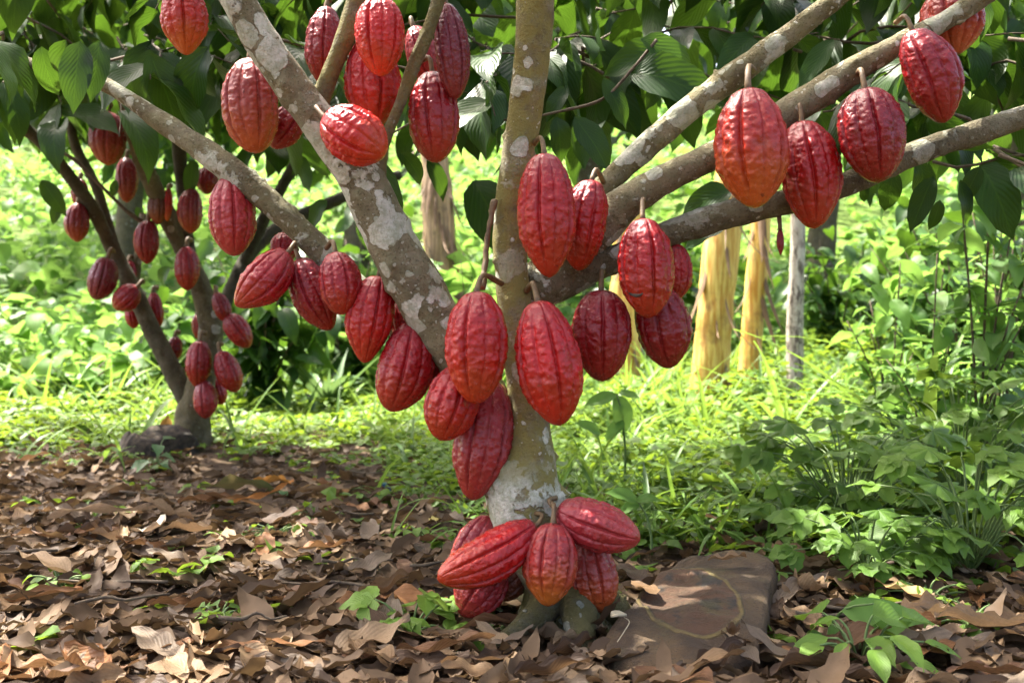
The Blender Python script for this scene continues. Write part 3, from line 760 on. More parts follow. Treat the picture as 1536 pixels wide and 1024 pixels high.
limb(ft, 'limb', [(312, 520, 22, D + .1), (340, 450, 22, D + .2), (362, 400, 22, D + .3), (392, 362, 21, D + .4), (440, 330, 19, D + .5), (515, 296, 17, D + .6), (600, 262, 14, D + .7)], (.15, .2, .28, 1), n=60, sides=16, seed=35, bscale=14)
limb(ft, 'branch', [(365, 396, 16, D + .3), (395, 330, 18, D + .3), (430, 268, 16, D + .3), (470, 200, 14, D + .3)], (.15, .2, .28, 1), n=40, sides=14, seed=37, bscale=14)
tube('twig', pxtube([(30, 200, 6, D - .2), (100, 232, 6, D - .2), (135, 262, 6, D - .2), (185, 312, 6, D - .15), (218, 336, 7, D - .1)]), M['twig'], ft, origin=ft.location, n=30, sides=6, bump=.2, bscale=40)
far_zones = [(-250, 340, -260, 90, 3.1, 5.2, 75), (200, 620, -260, 90, 3.2, 5.2, 55), (-60, 330, 110, 150, 4.2, 5.2, 10), (240, 520, 110, 170, 4.1, 5.2, 10)]
twigs_and_leaves(ft, starts_in(far_zones, 8), 9, .25, M['cocoa'], tints=(0, .8), seed=9)
single_leaves(ft, [(62, 270, 100, 325, 3.6, 3.6, .1), (90, 300, 75, 340, 3.7, 3.7, .15), (175, 270, 165, 300, 3.8, 3.8, .4), (290, 240, 282, 300, 3.9, 3.9, .1), (310, 225, 340, 290, 4.2, 4.2, .15), (205, 310, 220, 345, 4.2, 4.2, .6), (380, 215, 345, 270, 4.0, 4.0, .6),
                   (255, 400, 215, 435, 4.3, 4.3, .8), (400, 300, 450, 330, 4.4, 4.4, .6), (440, 360, 390, 420, 4.6, 4.6, .5)], M['cocoa'])

# ------------------------------------------------------------------ leaf litter
STONE_PX = [(908, 950), (925, 925), (950, 898), (975, 872), (1002, 850), (1030, 836), (1070, 828), (1110, 823), (1148, 830), (1160, 846), (1153, 880), (1148, 915), (1141, 950), (1130, 985), (1080, 1000), (1010, 1002), (950, 995), (915, 975)]
def stone_z(py): return .012 + (985 - py) / 160.0 * .055
def stone_pt(px, py):
    z = stone_z(py); Y = (CAMH - z) * F / (py - 512); return np.array([(px - 768) / F * Y, Y, z])
stone_poly = np.array([stone_pt(*p) for p in STONE_PX])
stone_c = stone_poly.mean(0)

def in_stone(x, y, grow=1.04):
    px = stone_c[:2] + (stone_poly[:, :2] - stone_c[:2]) * grow
    ins = False; n = len(px); j = n - 1
    for i in range(n):
        if (px[i, 1] > y) != (px[j, 1] > y) and x < (px[j, 0] - px[i, 0]) * (y - px[i, 1]) / (px[j, 1] - px[i, 1]) + px[i, 0]: ins = not ins
        j = i
    return ins

def litter_stuff():
    n = 7800
    Y = 1.25 + 4.2 * RNG.uniform(0, 1, n) ** 1.3
    X = RNG.uniform(-1, 1, n) * (.50 * Y + .25)
    g = green_density(X, Y)
    keep = RNG.uniform(0, 1, n) > g * .82
    X, Y = X[keep], Y[keep]
    keep = np.array([not in_stone(a, b, .95) for a, b in zip(X, Y)])
    X, Y = X[keep], Y[keep]; n = len(X)
    Z = height(X, Y) + RNG.uniform(.002, .018, n)
    az = RNG.uniform(0, 6.283, n)
    d = np.stack([np.cos(az), np.sin(az), RNG.normal(0, .16, n)], -1)
    up = np.stack([RNG.normal(0, .3, n), RNG.normal(0, .3, n), np.ones(n)], -1)
    o = leaf_cloud('leaf_litter', LIT_T, np.stack([X, Y, Z], -1), d, up, RNG.uniform(.03, .125, n), RNG.uniform(0, 1, n) ** 1.4, M['litter'])
    tag(o, 'layer of small dry brown leaves covering the bare soil', 'leaf litter', kind='stuff')
litter_stuff()

TONES = [('pale tan', (.27, .185, .105)), ('tan', (.185, .115, .058)), ('grey brown', (.145, .108, .074)), ('chestnut', (.115, .056, .026)), ('dark brown', (.06, .035, .020)), ('rusty', (.19, .085, .030))]
SHAPES = ['rolled', 'curled', 'tightly rolled', 'arched', 'nearly flat', 'tube-like rolled', 'down-curved']
DRY_ME = []
for k, (v, q, uv) in enumerate(DRY_T):
    DRY_ME.append(make_mesh('dry_leaf', v, q, uv)); DRY_ME[-1].materials.append(M['dry'])
def dry_leaves():
    pts = []; tries = 0
    while len(pts) < 290 and tries < 60000:
        tries += 1
        py = 700 + 350 * random.random() ** .75; px = random.uniform(-40, 1576)
        Y = CAMH * F / (py - 512); x = (px - 768) / F * Y
        g = float(green_density(np.array([x]), np.array([Y]))[0])
        if random.random() < g: continue
        if px > 880 and py < 800: continue
        if in_stone(x, Y): continue
        if (x - .10) ** 2 + (Y - 1.69) ** 2 < .075 ** 2: continue
        if any((x - a) ** 2 + (Y - b) ** 2 < (.028 * (Y / 1.7)) ** 2 for a, b, _ in pts): continue
        pts.append((x, Y, px))
    for x, Y, px in pts:
        k = random.randrange(len(DRY_ME)); tn, tc = random.choices(TONES, weights=(2.2, 3.5, 3, 2.5, 2.5, 2))[0]
        o = link(bpy.data.objects.new('dry_leaf', DRY_ME[k]))
        z = float(height(np.array([x]), np.array([Y]))[0])
        o.location = (x, Y, z + random.uniform(.014, .03))
        o.rotation_euler = (random.gauss(0, .09), random.gauss(0, .14), random.uniform(0, 6.283))
        s = random.uniform(.075, .165) * (1.0 if Y < 2.4 else 1.15)
        o.scale = (s * random.uniform(.8, 1.25), s, s)
        v = random.uniform(.8, 1.2)
        o.color = (tc[0] * v, tc[1] * v, tc[2] * v, 1)
        if Y < 1.72: reg = 'in front of the near trunk' if 600 < px < 900 else ('beside the flat stone' if px >= 900 else 'at the lower left')
        elif Y < 2.4: reg = 'behind the flat stone' if px >= 900 else ('left of the near trunk' if px > 400 else 'on the left litter')
        else: reg = 'near the far tree' if px < 480 else 'between the two trees'
        tag(o, '%s %s dry leaf lying %s' % (tn, SHAPES[k % 7], reg), 'dry leaf', 'dry fallen leaves on the ground')
dry_leaves()

def sticks():
    rs = np.random.default_rng(90); k = 0
    where = ['left of the trunk foot', 'at the lower left of the litter', 'near the flat stone', 'on the litter towards the far tree']
    for (px, py, w) in [(560, 905, 0), (480, 870, 0), (610, 870, 0), (120, 930, 1), (250, 900, 1), (330, 960, 1), (90, 850, 1), (1190, 905, 2), (1230, 935, 2), (1180, 950, 2), (430, 745, 3), (520, 720, 3), (180, 760, 3), (560, 790, 3)]:
        g = np.array(G(px, py)); a = rs.uniform(-.5, .5) + (math.pi if rs.uniform() > .5 else 0); L = rs.uniform(.10, .22)
        t = np.linspace(0, 1, 5); d = np.array([math.cos(a), math.sin(a), 0])
        p = d * (L * t)[:, None] + rs.normal(0, .006, (5, 3)); p[:, 2] = np.abs(p[:, 2]) + .004
        o = tube('dry_twig', np.hstack([p, (.0034 * (1 - .5 * t))[:, None]]), M['twig'], n=14, sides=6, bump=.25, bscale=120)
        o.location = g + np.array([0, 0, .022]); tag(o, 'thin dry brown twig lying ' + where[w], 'twig', 'dry twigs in the leaf litter')
sticks()

def fallen(name, label, px, py, size, az, color, mat='dry', lift=.02, k=4, tilt=(0, 0)):
    g = G(px, py)
    o = link(bpy.data.objects.new(name, DRY_ME[k])); o.location = (g.x, g.y, g.z + lift)
    o.rotation_euler = (tilt[0], tilt[1], az); o.scale = (size, size, size); o.color = color + (1,)
    tag(o, label, 'fallen leaf')
fallen('fallen_leaf', 'long green fallen leaf lying on the litter below the far tree', 300, 752, .26, -1.45, (.055, .13, .04), lift=.045, tilt=(.1, -.5))
fallen('fallen_leaf', 'orange and brown veined leaf standing out in the litter centre left', 350, 775, .17, -1.3, (.45, .17, .035), lift=.04, k=0, tilt=(.1, -.4))
fallen('fallen_leaf', 'small amber yellow leaf next to the long green fallen leaf', 380, 740, .12, -1.5, (.50, .22, .03), lift=.035, k=2)
fallen('fallen_leaf', 'large pale grey dead leaf on the left of the litter', 70, 805, .27, -1.2, (.36, .31, .25), lift=.045, k=3, tilt=(.12, -.25))
fallen('fallen_leaf', 'wide grey dead leaf right of the large pale grey one on the left', 215, 820, .20, -2.6, (.33, .28, .22), lift=.04, k=6, tilt=(.1, .3))
fallen('fallen_leaf', 'pale yellow green leaf by the litter edge left of the trunk', 645, 795, .10, -.3, (.40, .33, .10), lift=.025, k=4)
fallen('fallen_leaf', 'curled tan leaf lying on the path of soil below right plants', 1395, 925, .11, .6, (.45, .29, .12), lift=.03, k=1)
for k, (px, py, lab, c_, az) in enumerate([(985, 905, 'brown curled leaf resting on the left part of the flat stone', (.16, .09, .04), .4), (1120, 850, 'tan leaf resting on the far corner of the flat stone', (.24, .15, .075), 2.0), (1105, 965, 'dark leaf on the near right corner of the flat stone', (.09, .05, .028), 2.8)]):
    q_ = stone_pt(px, py); o_ = link(bpy.data.objects.new('fallen_leaf', DRY_ME[(3, 8, 5)[k]])); o_.location = q_ + np.array([0, 0, .016]); o_.rotation_euler = (.12, .05, az); o_.scale = (.085, .085, .085); o_.color = c_ + (1,)
    tag(o_, lab, 'fallen leaf')
fallen('fallen_leaf', 'long chestnut leaf in front of the trunk foot', 800, 958, .19, 1.6, (.21, .105, .05), lift=.03, k=9, tilt=(0, .2))

# ------------------------------------------------------------------ stone, stump, scraps
def stone():
    a, b, c = stone_pt(1032, 897), stone_pt(1032, 850), stone_pt(1032, 946)
    M['stone'] = stone_material(a - stone_c, 75 / F * a[1], (b[1] - c[1]) / 2)
    n = len(stone_poly); rings = 12; reps = 4
    outl = catmull(np.vstack([stone_poly, stone_poly[:1]]), n * reps + 1)[:-1]
    m = len(outl); V = []
    for k in range(rings + 1):
        f = k / rings
        r = stone_c + (outl - stone_c) * f
        r = r.copy(); r[:, 2] += .008 * (1 - f ** 2)
        r[:, 2] += .006 * fbm(r * 22, 4, 3) - .003 * sstep(.93, 1, f)
        V.append(r)
    for dz, gr in ((-.018, 1.03), (-.05, 1.04), (-.12, 1.0)):
        r = stone_c + (outl - stone_c) * gr; r = r.copy(); r[:, 2] = np.minimum(outl[:, 2] + dz, outl[:, 2]); r[:, :2] += (.006 * fbm(r * 30, 8, 2))[:, None]; V.append(r)
    V = np.vstack(V); R = rings + 4
    i = np.arange(R - 1)[:, None] * m; j = np.arange(m)[None, :]; j2 = (j + 1) % m
    q = np.stack([i + j, i + m + j, i + m + j2, i + j2], -1).reshape(-1, 4)
    o = obj('stone', make_mesh('stone', V - stone_c, q), M['stone']); o.location = stone_c
    tag(o, 'flat brown stone with a yellowish oval ring on top, right of the trunk', 'stone')
stone()
def small_stone():
    a = P(935, 962, 1.50)
    th = np.linspace(0, 6.283, 28, endpoint=False); V = []
    for k in range(9):
        f = math.sin(k / 8 * 1.57); z = math.cos(k / 8 * 1.57)
        r = np.stack([np.cos(th) * .05 * f, np.sin(th) * .035 * f, np.full(28, .03 * z - .012)], -1)
        V.append(r * (1 + .12 * fbm(r * 40, 6, 2))[:, None])
    V = np.vstack(V); i = np.arange(8)[:, None] * 28; j = np.arange(28)[None, :]; j2 = (j + 1) % 28
    q = np.stack([i + j, i + 28 + j, i + 28 + j2, i + j2], -1).reshape(-1, 4)
    o = obj('stone', make_mesh('stone', V, q), M['cobble']); g = G(950, 985); o.location = (g.x, g.y, g.z + .01)
    tag(o, 'small rounded grey brown stone against the near corner of the flat stone', 'stone')
small_stone()
def chip():
    T = leaf_template(4, 6, .55, .1, .2, .02, curl=.8)
    o = obj('wood_chip', make_mesh('wood_chip', T[0], T[1], T[2]), M['chip'])
    p = stone_pt(916, 944); o.location = p + np.array([0, -.005, .022]); o.rotation_euler = (.15, .1, -1.2); o.scale = (.03, .03, .03)
    tag(o, 'cream white husk chip on the left corner of the flat stone', 'husk')
    s = o.modifiers.new('thickness', 'SOLIDIFY'); s.thickness = .12
    V = pxtube([(936, 925, 1.6, 1.54), (944, 932, 1.6, 1.53), (936, 947, 1.5, 1.5), (926, 962, 1.2, 1.475)])
    o = tube('straw', V, M['chip'], n=20, sides=6); tag(o, 'thin bent straw lying across the flat stone corner', 'straw')
chip()
def stump():
    g = G(222, 702); rsx = 40
    th = np.linspace(0, 6.283, 40, endpoint=False); V = []
    hs = [(-.05, 1.35), (0, 1.2), (.04, 1.05), (.075, .97), (.10, .95), (.112, .86), (.09, .7), (.06, .4), (.05, .05)]
    for h, r in hs:
        p = np.stack([np.cos(th) * .135 * r, np.sin(th) * .10 * r, np.full(40, h)], -1)
        nz = fbm(p * 16 + 3, 12, 3)
        p[:, :2] *= (1 + .22 * nz)[:, None]
        p[:, 2] += (.035 * vn(np.stack([np.cos(th) * 2, np.sin(th) * 2, th * 0], -1), 4)) * (h > .05)
        V.append(p)
    V = np.vstack(V); R = len(hs); i = np.arange(R - 1)[:, None] * 40; j = np.arange(40)[None, :]; j2 = (j + 1) % 40
    q = np.stack([i + j, i + j2, i + 40 + j2, i + 40 + j], -1).reshape(-1, 4)
    o = obj('tree_stump', make_mesh('tree_stump', V, q), M['stump']); o.location = (g.x, g.y + .12, g.z)
    tag(o, 'dark rotten stump against the foot of the far tree', 'stump')
    # fallen yellow husk on the stump
    k = P(252, 630, 4.02)
    T = leaf_template(4, 8, .5, .2, .4, .03, curl=1.3)
    h = obj('pod_husk', make_mesh('pod_husk', T[0], T[1], T[2]), M['dry'], color=(.52, .27, .05, 1))
    h.location = (k.x - .02, k.y, k.z - .08); h.rotation_euler = (1.35, .2, .3); h.scale = (.13, .13, .13)
    tag(h, 'yellow orange curled husk propped on the dark stump', 'husk')
stump()
def scrap():
    g = G(578, 742)
    T = leaf_template(4, 6, .6, .0, .3, .05, curl=2.0, tip=.6)
    o = obj('plastic_scrap', make_mesh('plastic_scrap', T[0], T[1], T[2]), M['blue']); o.location = (g.x - .02, g.y, g.z + .03); o.rotation_euler = (-.25, .1, -.9); o.scale = (.06, .06, .06)
    o.modifiers.new('thickness', 'SOLIDIFY').thickness = .03
    tag(o, 'small blue plastic scrap in the litter left of the trunk', 'litter scrap')
scrap()

# ------------------------------------------------------------------ ground cover
def frustum(n, y0, y1, pw=1.0, xm=.50, pad=.4):
    Y = y0 + (y1 - y0) * RNG.uniform(0, 1, n) ** pw
    X = RNG.uniform(-1, 1, n) * (xm * Y + pad)
    return X, Y

def rosettes(X, Y, hgt, nl, size, pitch=(.0, .7)):
    pos, dr, up, sc, ti = [], [], [], [], []
    Z = height(X, Y)
    tn = .5 + .5 * fbm(np.stack([X * 1.3, Y * 1.3, X * 0], -1), 41, 2)
    for x, y, z, h, k, s, t in zip(X, Y, Z, hgt, nl, size, tn):
        a0 = RNG.uniform(0, 6.283)
        for q in range(int(k)):
            a = a0 + q * 6.283 / k + RNG.normal(0, .25)
            e = RNG.uniform(*pitch)
            pos.append((x + math.cos(a) * .004, y + math.sin(a) * .004, z + h * RNG.uniform(.6, 1)))
            dr.append((math.cos(a), math.sin(a), e)); up.append((RNG.normal(0, .3), RNG.normal(0, .3), 1))
            sc.append(s * RNG.uniform(.7, 1.2)); ti.append(min(1, max(0, t * .6 + RNG.uniform(0, .5))))
    return pos, dr, up, sc, ti

def ground_cover():
    X, Y = frustum(15000, 1.5, 8.2, 1.15)
    g = green_density(X, Y)
    k = RNG.uniform(0, 1, len(X)) < g * (.55 + .45 * sstep(2.0, 4, Y)) + .02
    X, Y = X[k], Y[k]
    k = np.array([not in_stone(a, b, 1.1) and (a - .1) ** 2 + (b - 1.7) ** 2 > .09 ** 2 for a, b in zip(X, Y)]); X, Y = X[k], Y[k]
    n = len(X)
    tall = .5 + .5 * vn(np.stack([X * 1.7, Y * 1.7, X * 0], -1), 51)
    rt = sstep(.12, .5, X) * sstep(1.9, 2.4, Y)
    h = (.012 + (.085 + .10 * rt) * tall * RNG.uniform(.2, 1, n)) * (1 + 1.3 * sstep(3, 6, Y)) * (.5 + .5 * green_density(X, Y))
    a = rosettes(X, Y, h, RNG.integers(3, 6, n), RNG.uniform(.024, .060, n) * (1 + .35 * sstep(3, 7, Y) + .3 * rt))
    o = leaf_cloud('ground_cover', SMALL_T + ROUND_T, *a, M['herb'])
    tag(o, 'low green weeds with small oval leaves carpeting the ground', 'weeds', kind='stuff')
ground_cover()

def grass():
    X, Y = frustum(7000, 2.2, 9.0, 1.0)
    w = green_density(X, Y) * (.25 + .75 * sstep(-.2, .5, X)) * sstep(-.4, .6, fbm(np.stack([X * .9, Y * .9, X * 0], -1), 61, 2) + .25)
    k = RNG.uniform(0, 1, len(X)) < w; X, Y = X[k], Y[k]
    pos, dr, up, sc, ti = [], [], [], [], []
    Z = height(X, Y)
    for x, y, z in zip(X, Y, Z):
        for q in range(RNG.integers(2, 6)):
            a = RNG.uniform(0, 6.283); l = RNG.uniform(.6, 1.5)
            pos.append((x + RNG.normal(0, .012), y + RNG.normal(0, .012), z)); dr.append((math.cos(a), math.sin(a), RNG.uniform(1.2, 4)))
            up.append((-math.cos(a), -math.sin(a), .6)); sc.append(l * RNG.uniform(.08, .24) * (1 + 1.0 * sstep(3, 6, y))); ti.append(RNG.uniform(0, 1))
    o = leaf_cloud('grass', BLADE_T, pos, dr, up, sc, ti, M['grass'])
    tag(o, 'fine green grass growing among the weeds', 'grass', kind='stuff')
grass()

STRAP_T = [leaf_template(2, 10, .10 + .02 * (k % 2), .5, .15 + .25 * k, .004, tip=.45, seed=k) for k in range(4)]
def undergrowth():
    """far slope: dense mixed leaves, nobody could count"""
    X, Y = frustum(26000, 7.0, 26.0, 1.25, .56, 1.0)
    cl = fbm(np.stack([X * .55, Y * .55, X * 0], -1), 71, 3)
    H = height(X, Y) + np.maximum(0, .25 + .65 * cl) * RNG.uniform(0, 1, len(X)) ** .6
    n = len(X); az = RNG.uniform(0, 6.283, n)
    d = np.stack([np.cos(az), np.sin(az), RNG.uniform(-.9, .7, n)], -1)
    up = np.stack([RNG.normal(0, .5, n), RNG.normal(0, .5, n), np.ones(n)], -1)
    sc = RNG.uniform(.05, .26, n) * (1 + .05 * (Y - 7))
    t = np.clip(.5 + .4 * cl + RNG.normal(0, .22, n), 0, 1)
    o = leaf_cloud('undergrowth', SMALL_T + ROUND_T[:1] + COCOA_T[:3] + STRAP_T[:3], np.stack([X, Y, H], -1), d, up, sc, t, M['bush'])
    tag(o, 'mass of sunlit leafy undergrowth covering the slope behind', 'undergrowth', kind='stuff')
undergrowth()

# ------------------------------------------------------------------ single plants
def plant(name, label, cat, base, stems, T, mat, leafrows, group=None, stem_mat='stem'):
    """stems: list of (x,y,z,r) point lists, leafrows: (pos, dir, up, size, tint)"""
    r = empty(name, base, label, cat, group)
    if stems: multi_tube('stem', stems, M[stem_mat], r, origin=base, n=10, sides=6)
    pos, dr, up, sc, ti = zip(*leafrows)
    leaf_cloud('foliage', T, pos, dr, up, sc, ti, M[mat], r, base)
    return r

def lobed_plant(label, px, py, spread, h, n, size, seed, mat='weed', T=None, tint=(.3, 1), group=None, name='lobed_leaf_plant', lift=0.0, cat='plant'):
    rs = np.random.default_rng(seed); b = np.array(G(px, py)); st, lv = [], []
    for k in range(n):
        a = k * 2.4 + rs.uniform(-.3, .3); r = spread * math.sqrt((k + .6) / n)
        e = b + np.array([math.cos(a) * r, math.sin(a) * r * .8, h * rs.uniform(.25, 1) * (1 - .25 * r / spread)])
        m = b * .45 + e * .55 + np.array([0, 0, h * .18])
        st.append([(*b, .0022), (*m, .0019), (*e, .0013)])
        lv.append((e, (math.cos(a), math.sin(a), rs.uniform(-.35, .15)), (rs.normal(0, .25), rs.normal(-.35, .2), 1), size * rs.uniform(.7, 1.2), rs.uniform(*tint)))
    return plant(name, label, cat, b, st, T or LOBE_T, mat, lv, group)

lobed_plant('bright green lobed-leaf plant in the litter in front of the trunk, left', 615, 958, .075, .075, 9, .062, 1, tint=(.6, 1))
lobed_plant('small lobed seedling close to the pods nearly touching the ground', 716, 925, .035, .035, 5, .035, 2, tint=(.2, .6))
lobed_plant('dusty green lobed plant at the right, lowest leaves over the brown soil', 1300, 872, .15, .15, 30, .066, 3, tint=(.35, 1), group='lobed plants at the right')
lobed_plant('tall lobed plant behind the lowest one on the right', 1270, 800, .24, .30, 60, .075, 4, tint=(.35, 1), group='lobed plants at the right')
lobed_plant('lobed plant cut by the right edge of the picture', 1455, 860, .20, .28, 44, .075, 5, tint=(.35, 1), group='lobed plants at the right')
lobed_plant('dark lobed plant at far right under the tall grass', 1440, 760, .34, .42, 80, .085, 6, tint=(.2, .9), group='lobed plants at the right')
lobed_plant('broad-leaved seedling clump at the bottom right edge', 1290, 1005, .09, .085, 16, .065, 7, mat='weed', T=ROUND_T[:2] + COCOA_T[:2], tint=(.6, 1), name='broad_leaf_seedling')
lobed_plant('small round-leaved seedling left of the broad-leaved clump', 1195, 985, .045, .03, 7, .05, 8, T=ROUND_T, tint=(.4, .9), name='broad_leaf_seedling')
lobed_plant('bluish seedling sprouting in front of the dark stump', 235, 708, .05, .13, 9, .07, 9, T=SMALL_T, mat='bluegreen', tint=(.2, .8), name='seedling')
for k, (px, py, s, lab) in enumerate([(415, 810, .07, 'green weed tuft in the litter below the orange leaf'), (470, 778, .06, 'feathery weed tuft right of the orange leaf'), (630, 812, .07, 'weed tuft in the litter left of the trunk foot'),
                                      (555, 760, .05, 'weed sprig near the blue scrap'), (330, 942, .035, 'pale sprig in the bottom left litter'), (90, 885, .05, 'dull weed sprig at the left edge of the litter'), (690, 770, .06, 'weed tuft just behind the lowest trunk pods'), (1215, 880, .07, 'weed tuft in the litter right of the flat stone'), (1390, 905, .08, 'weed tuft in the right foreground litter'), (1455, 945, .07, 'weed tuft at the bottom right corner'), (1175, 850, .05, 'small weed tuft at the far right corner of the flat stone'), (800, 800, .05, 'weed tuft behind the trunk foot pods'), (150, 780, .06, 'weed tuft on the left litter before the stump')]):
    lobed_plant(lab, px, py, s, .045, 16, .034, 20 + k, mat='herb', T=SMALL_T, tint=(.3, 1), group='weed tufts in the leaf litter', name='weed_tuft', cat='weed')

def blades(label, base, n, L, width_T, mat, seed, lean=(.2, .9), tint=(.2, .9), name='grass_clump', cat='grass clump', group=None, az0=None):
    rs = np.random.default_rng(seed); lv = []
    b = np.array(base)
    for k in range(n):
        a = rs.uniform(0, 6.283) if az0 is None else rs.uniform(*az0)
        p = b + np.array([rs.normal(0, .02), rs.normal(0, .02), 0]); z = 1 / rs.uniform(*lean)
        lv.append((p, (math.cos(a), math.sin(a), z), (-math.cos(a), -math.sin(a), .7), L * rs.uniform(.55, 1.1), rs.uniform(*tint)))
    r = empty(name, base, label, cat, group)
    pos, dr, up, sc, ti = zip(*lv)
    leaf_cloud('blades', width_T, pos, dr, up, sc, ti, M[mat], r, base)
    return r
STRAP_T = [leaf_template(2, 10, .10 + .02 * (k % 2), .5, .15 + .25 * k, .004, tip=.45, seed=k) for k in range(4)]
WIDE_T = [leaf_template(2, 12, .038 + .012 * (k % 2), .5, .5 + .3 * k, .004, tip=.45, seed=k) for k in range(4)]
blades('grey green strap-leaved clump behind the litter under the left branch', G(490, 612), 20, .62, STRAP_T, 'bluegreen', 3, (.25, 1.3), name='strap_leaf_plant', cat='plant')
blades('strap-leaved clump half hidden right of the larger one', G(590, 606), 12, .5, STRAP_T, 'bluegreen', 4, (.3, 1.3), name='strap_leaf_plant', cat='plant')
for k, (px, py, n, L, sd, lab) in enumerate([(1180, 680, 12, .75, 5, 'arching grass clump with a broad blade before the grey post'), (1330, 700, 22, .85, 6, 'tall arching grass clump in the right undergrowth'), (1440, 690, 34, 1.0, 7, 'dense dark grass clump at the right edge'),
                                          (1120, 740, 16, .42, 15, 'low arching grass clump in the weeds left of the lobed plants'), (1390, 740, 26, .8, 16, 'fountain of long narrow grass behind the lobed plants'), (950, 690, 7, .3, 8, 'pale upright grass shoot right of the near trunk'), (1010, 660, 10, .25, 9, 'thin straw-coloured grass by the yellow banana stem'), (1480, 790, 14, .5, 12, 'grass arching in from the right edge low down'), (1250, 640, 14, .55, 14, 'grass clump just right of the grey post foot')]):
    blades(lab, G(px, py), n, L, WIDE_T, 'grass', sd, (.25, 1.0), (.3, 1), group='grass clumps in the right undergrowth')

blades('broad-bladed grass arching right in front of the grey post', G(1178, 690), 7, .62, WIDE_T, 'grass', 81, (.35, 1.0), (.2, .7), group='grass clumps in the right undergrowth', az0=(-.5, .4))
blades('long grass blades arching left from the right edge weeds', G(1405, 700), 9, .95, WIDE_T, 'grass', 82, (.5, 1.2), (.1, .6), group='grass clumps in the right undergrowth', az0=(2.7, 3.6))
blades('long drooping grass blades low at the right, over the lobed plants', G(1330, 730), 9, .6, WIDE_T, 'grass', 83, (.4, 1.2), (.2, .8), group='grass clumps in the right undergrowth')
for k, (px, py, n, lab) in enumerate([(1060, 652, 60, 'grass hiding the foot of the thick yellow banana stem'), (1124, 646, 50, 'grass hiding the foot of the slimmer banana stem'), (1192, 652, 44, 'grass hiding the foot of the grey post'), (940, 612, 40, 'grass at the foot of the brownish yellow banana stem')]):
    blades(lab, G(px, py), n, .34, BLADE_T + WIDE_T[:1], 'grass', 70 + k, (.3, 1.6), (.2, 1), group='grass clumps in the right undergrowth')

def weed_stalk(label, pts, leaves, mat='bush', name='tall_weed', tint=.9):
    rows = pxtube(pts); b = np.array(rows[0][:3])
    lv = []
    for (bx, by, tx, ty, d) in leaves:
        a = P(bx, by, d); c = P(tx, ty, d - .04); v = c - a
        lv.append((np.array(a), np.array(v), (.1, -1.0, .8), v.length * 1.05, tint))
    plant(name, label, 'weed', b, [rows], COCOA_T[:3], mat, lv)
weed_stalk('slender light green weed with long leaves right of the trunk pods', [(935, 740, 4, 2.9), (938, 680, 4, 2.85), (932, 620, 3.5, 2.8), (925, 590, 3, 2.8)],
           [(925, 592, 875, 602, 2.8), (925, 592, 952, 660, 2.8), (928, 588, 960, 592, 2.8), (900, 650, 870, 625, 2.8), (935, 630, 905, 655, 2.8)])
weed_stalk('bent pale seedling stem with a leaf behind the right-pointing pod', [(978, 832, 4, 2.15), (976, 800, 4, 2.15), (968, 770, 3.5, 2.15), (955, 750, 3, 2.15)], [(955, 750, 918, 728, 2.15), (955, 750, 985, 740, 2.15), (958, 755, 930, 762, 2.15)])
weed_stalk('green seedling arching over the bottom right broad-leaved clump', [(1240, 985, 5, 1.55), (1245, 940, 5, 1.55), (1270, 912, 4, 1.53), (1310, 905, 3, 1.5)], [(1262, 916, 1400, 922, 1.53), (1250, 935, 1262, 985, 1.54), (1300, 960, 1360, 925, 1.5)])

def shrub(label, px, py, w, h, n, size, seed, mat='bush', tint=(.2, 1), name='shrub', group='shrubs behind the cocoa trees', T=None, Yd=None):
    rs = np.random.default_rng(seed)
    b = np.array(G(px, py)) if Yd is None else np.array([(px - 768) / F * Yd, Yd, float(height(np.array([(px - 768) / F * Yd]), np.array([Yd]))[0])])
    st, lv = [], []
    ns = 9
    for k in range(ns):
        a = rs.uniform(0, 6.283); r = w * rs.uniform(.2, 1); e = b + np.array([math.cos(a) * r, math.sin(a) * r * .8, h * rs.uniform(.5, 1)])
        m = b * .6 + e * .4 + np.array([0, 0, h * .15]); st.append([(*b, .008 if w > .2 else .004), (*m, .006 if w > .2 else .003), (*e, .002)])
        for q in range(n // ns):
            f = rs.uniform(.25, 1.05); p = (b * (1 - f) + e * f) * (1 - .5 * 0) + rs.normal(0, .10, 3) * np.array([w, w, h * .8])
            p[2] = max(p[2], b[2] + .03)
            aa = rs.uniform(0, 6.283)
            lv.append((p, (math.cos(aa), math.sin(aa), rs.uniform(-.8, .5)), (rs.normal(0, .4), rs.normal(0, .4), 1), size * rs.uniform(.6, 1.2), np.clip(rs.uniform(*tint), 0, 1)))
    return plant(name, label, 'shrub', b, st, T or (SMALL_T + COCOA_T[:3]), mat, lv, group, 'twig')

shrub('young bright bush with heart-shaped leaves at the left edge', 105, 620, .45, .38, 110, .17, 1, tint=(.6, 1), T=ROUND_T)
shrub('low leafy bush left behind the far tree', 190, 600, .7, .45, 160, .13, 2, tint=(.4, 1))
shrub('leafy bush seen between far tree and left limb', 430, 580, .8, 1.5, 380, .24, 3, tint=(.2, .9))
shrub('bush behind the left limb and upright trunk', 620, 575, .8, 1.3, 320, .26, 4, tint=(.2, 1))
shrub('bush close behind the upright trunk, right', 880, 575, .7, 1.0, 260, .2, 5, tint=(.4, 1))
shrub('bush filling the gap behind the banana stems', 1090, 575, .9, 1.3, 380, .2, 6, tint=(.4, 1))
shrub('bright bush right of the grey post', 1290, 590, .9, 1.1, 420, .17, 7, tint=(.5, 1))
shrub('dense darker shrub at the right edge', 1440, 640, .55, 1.0, 420, .15, 8, tint=(.0, .6))
shrub('shrub of narrow leaves before the dense right shrub', 1370, 690, .32, .42, 200, .12, 9, tint=(.1, .7), T=COCOA_T[:3])
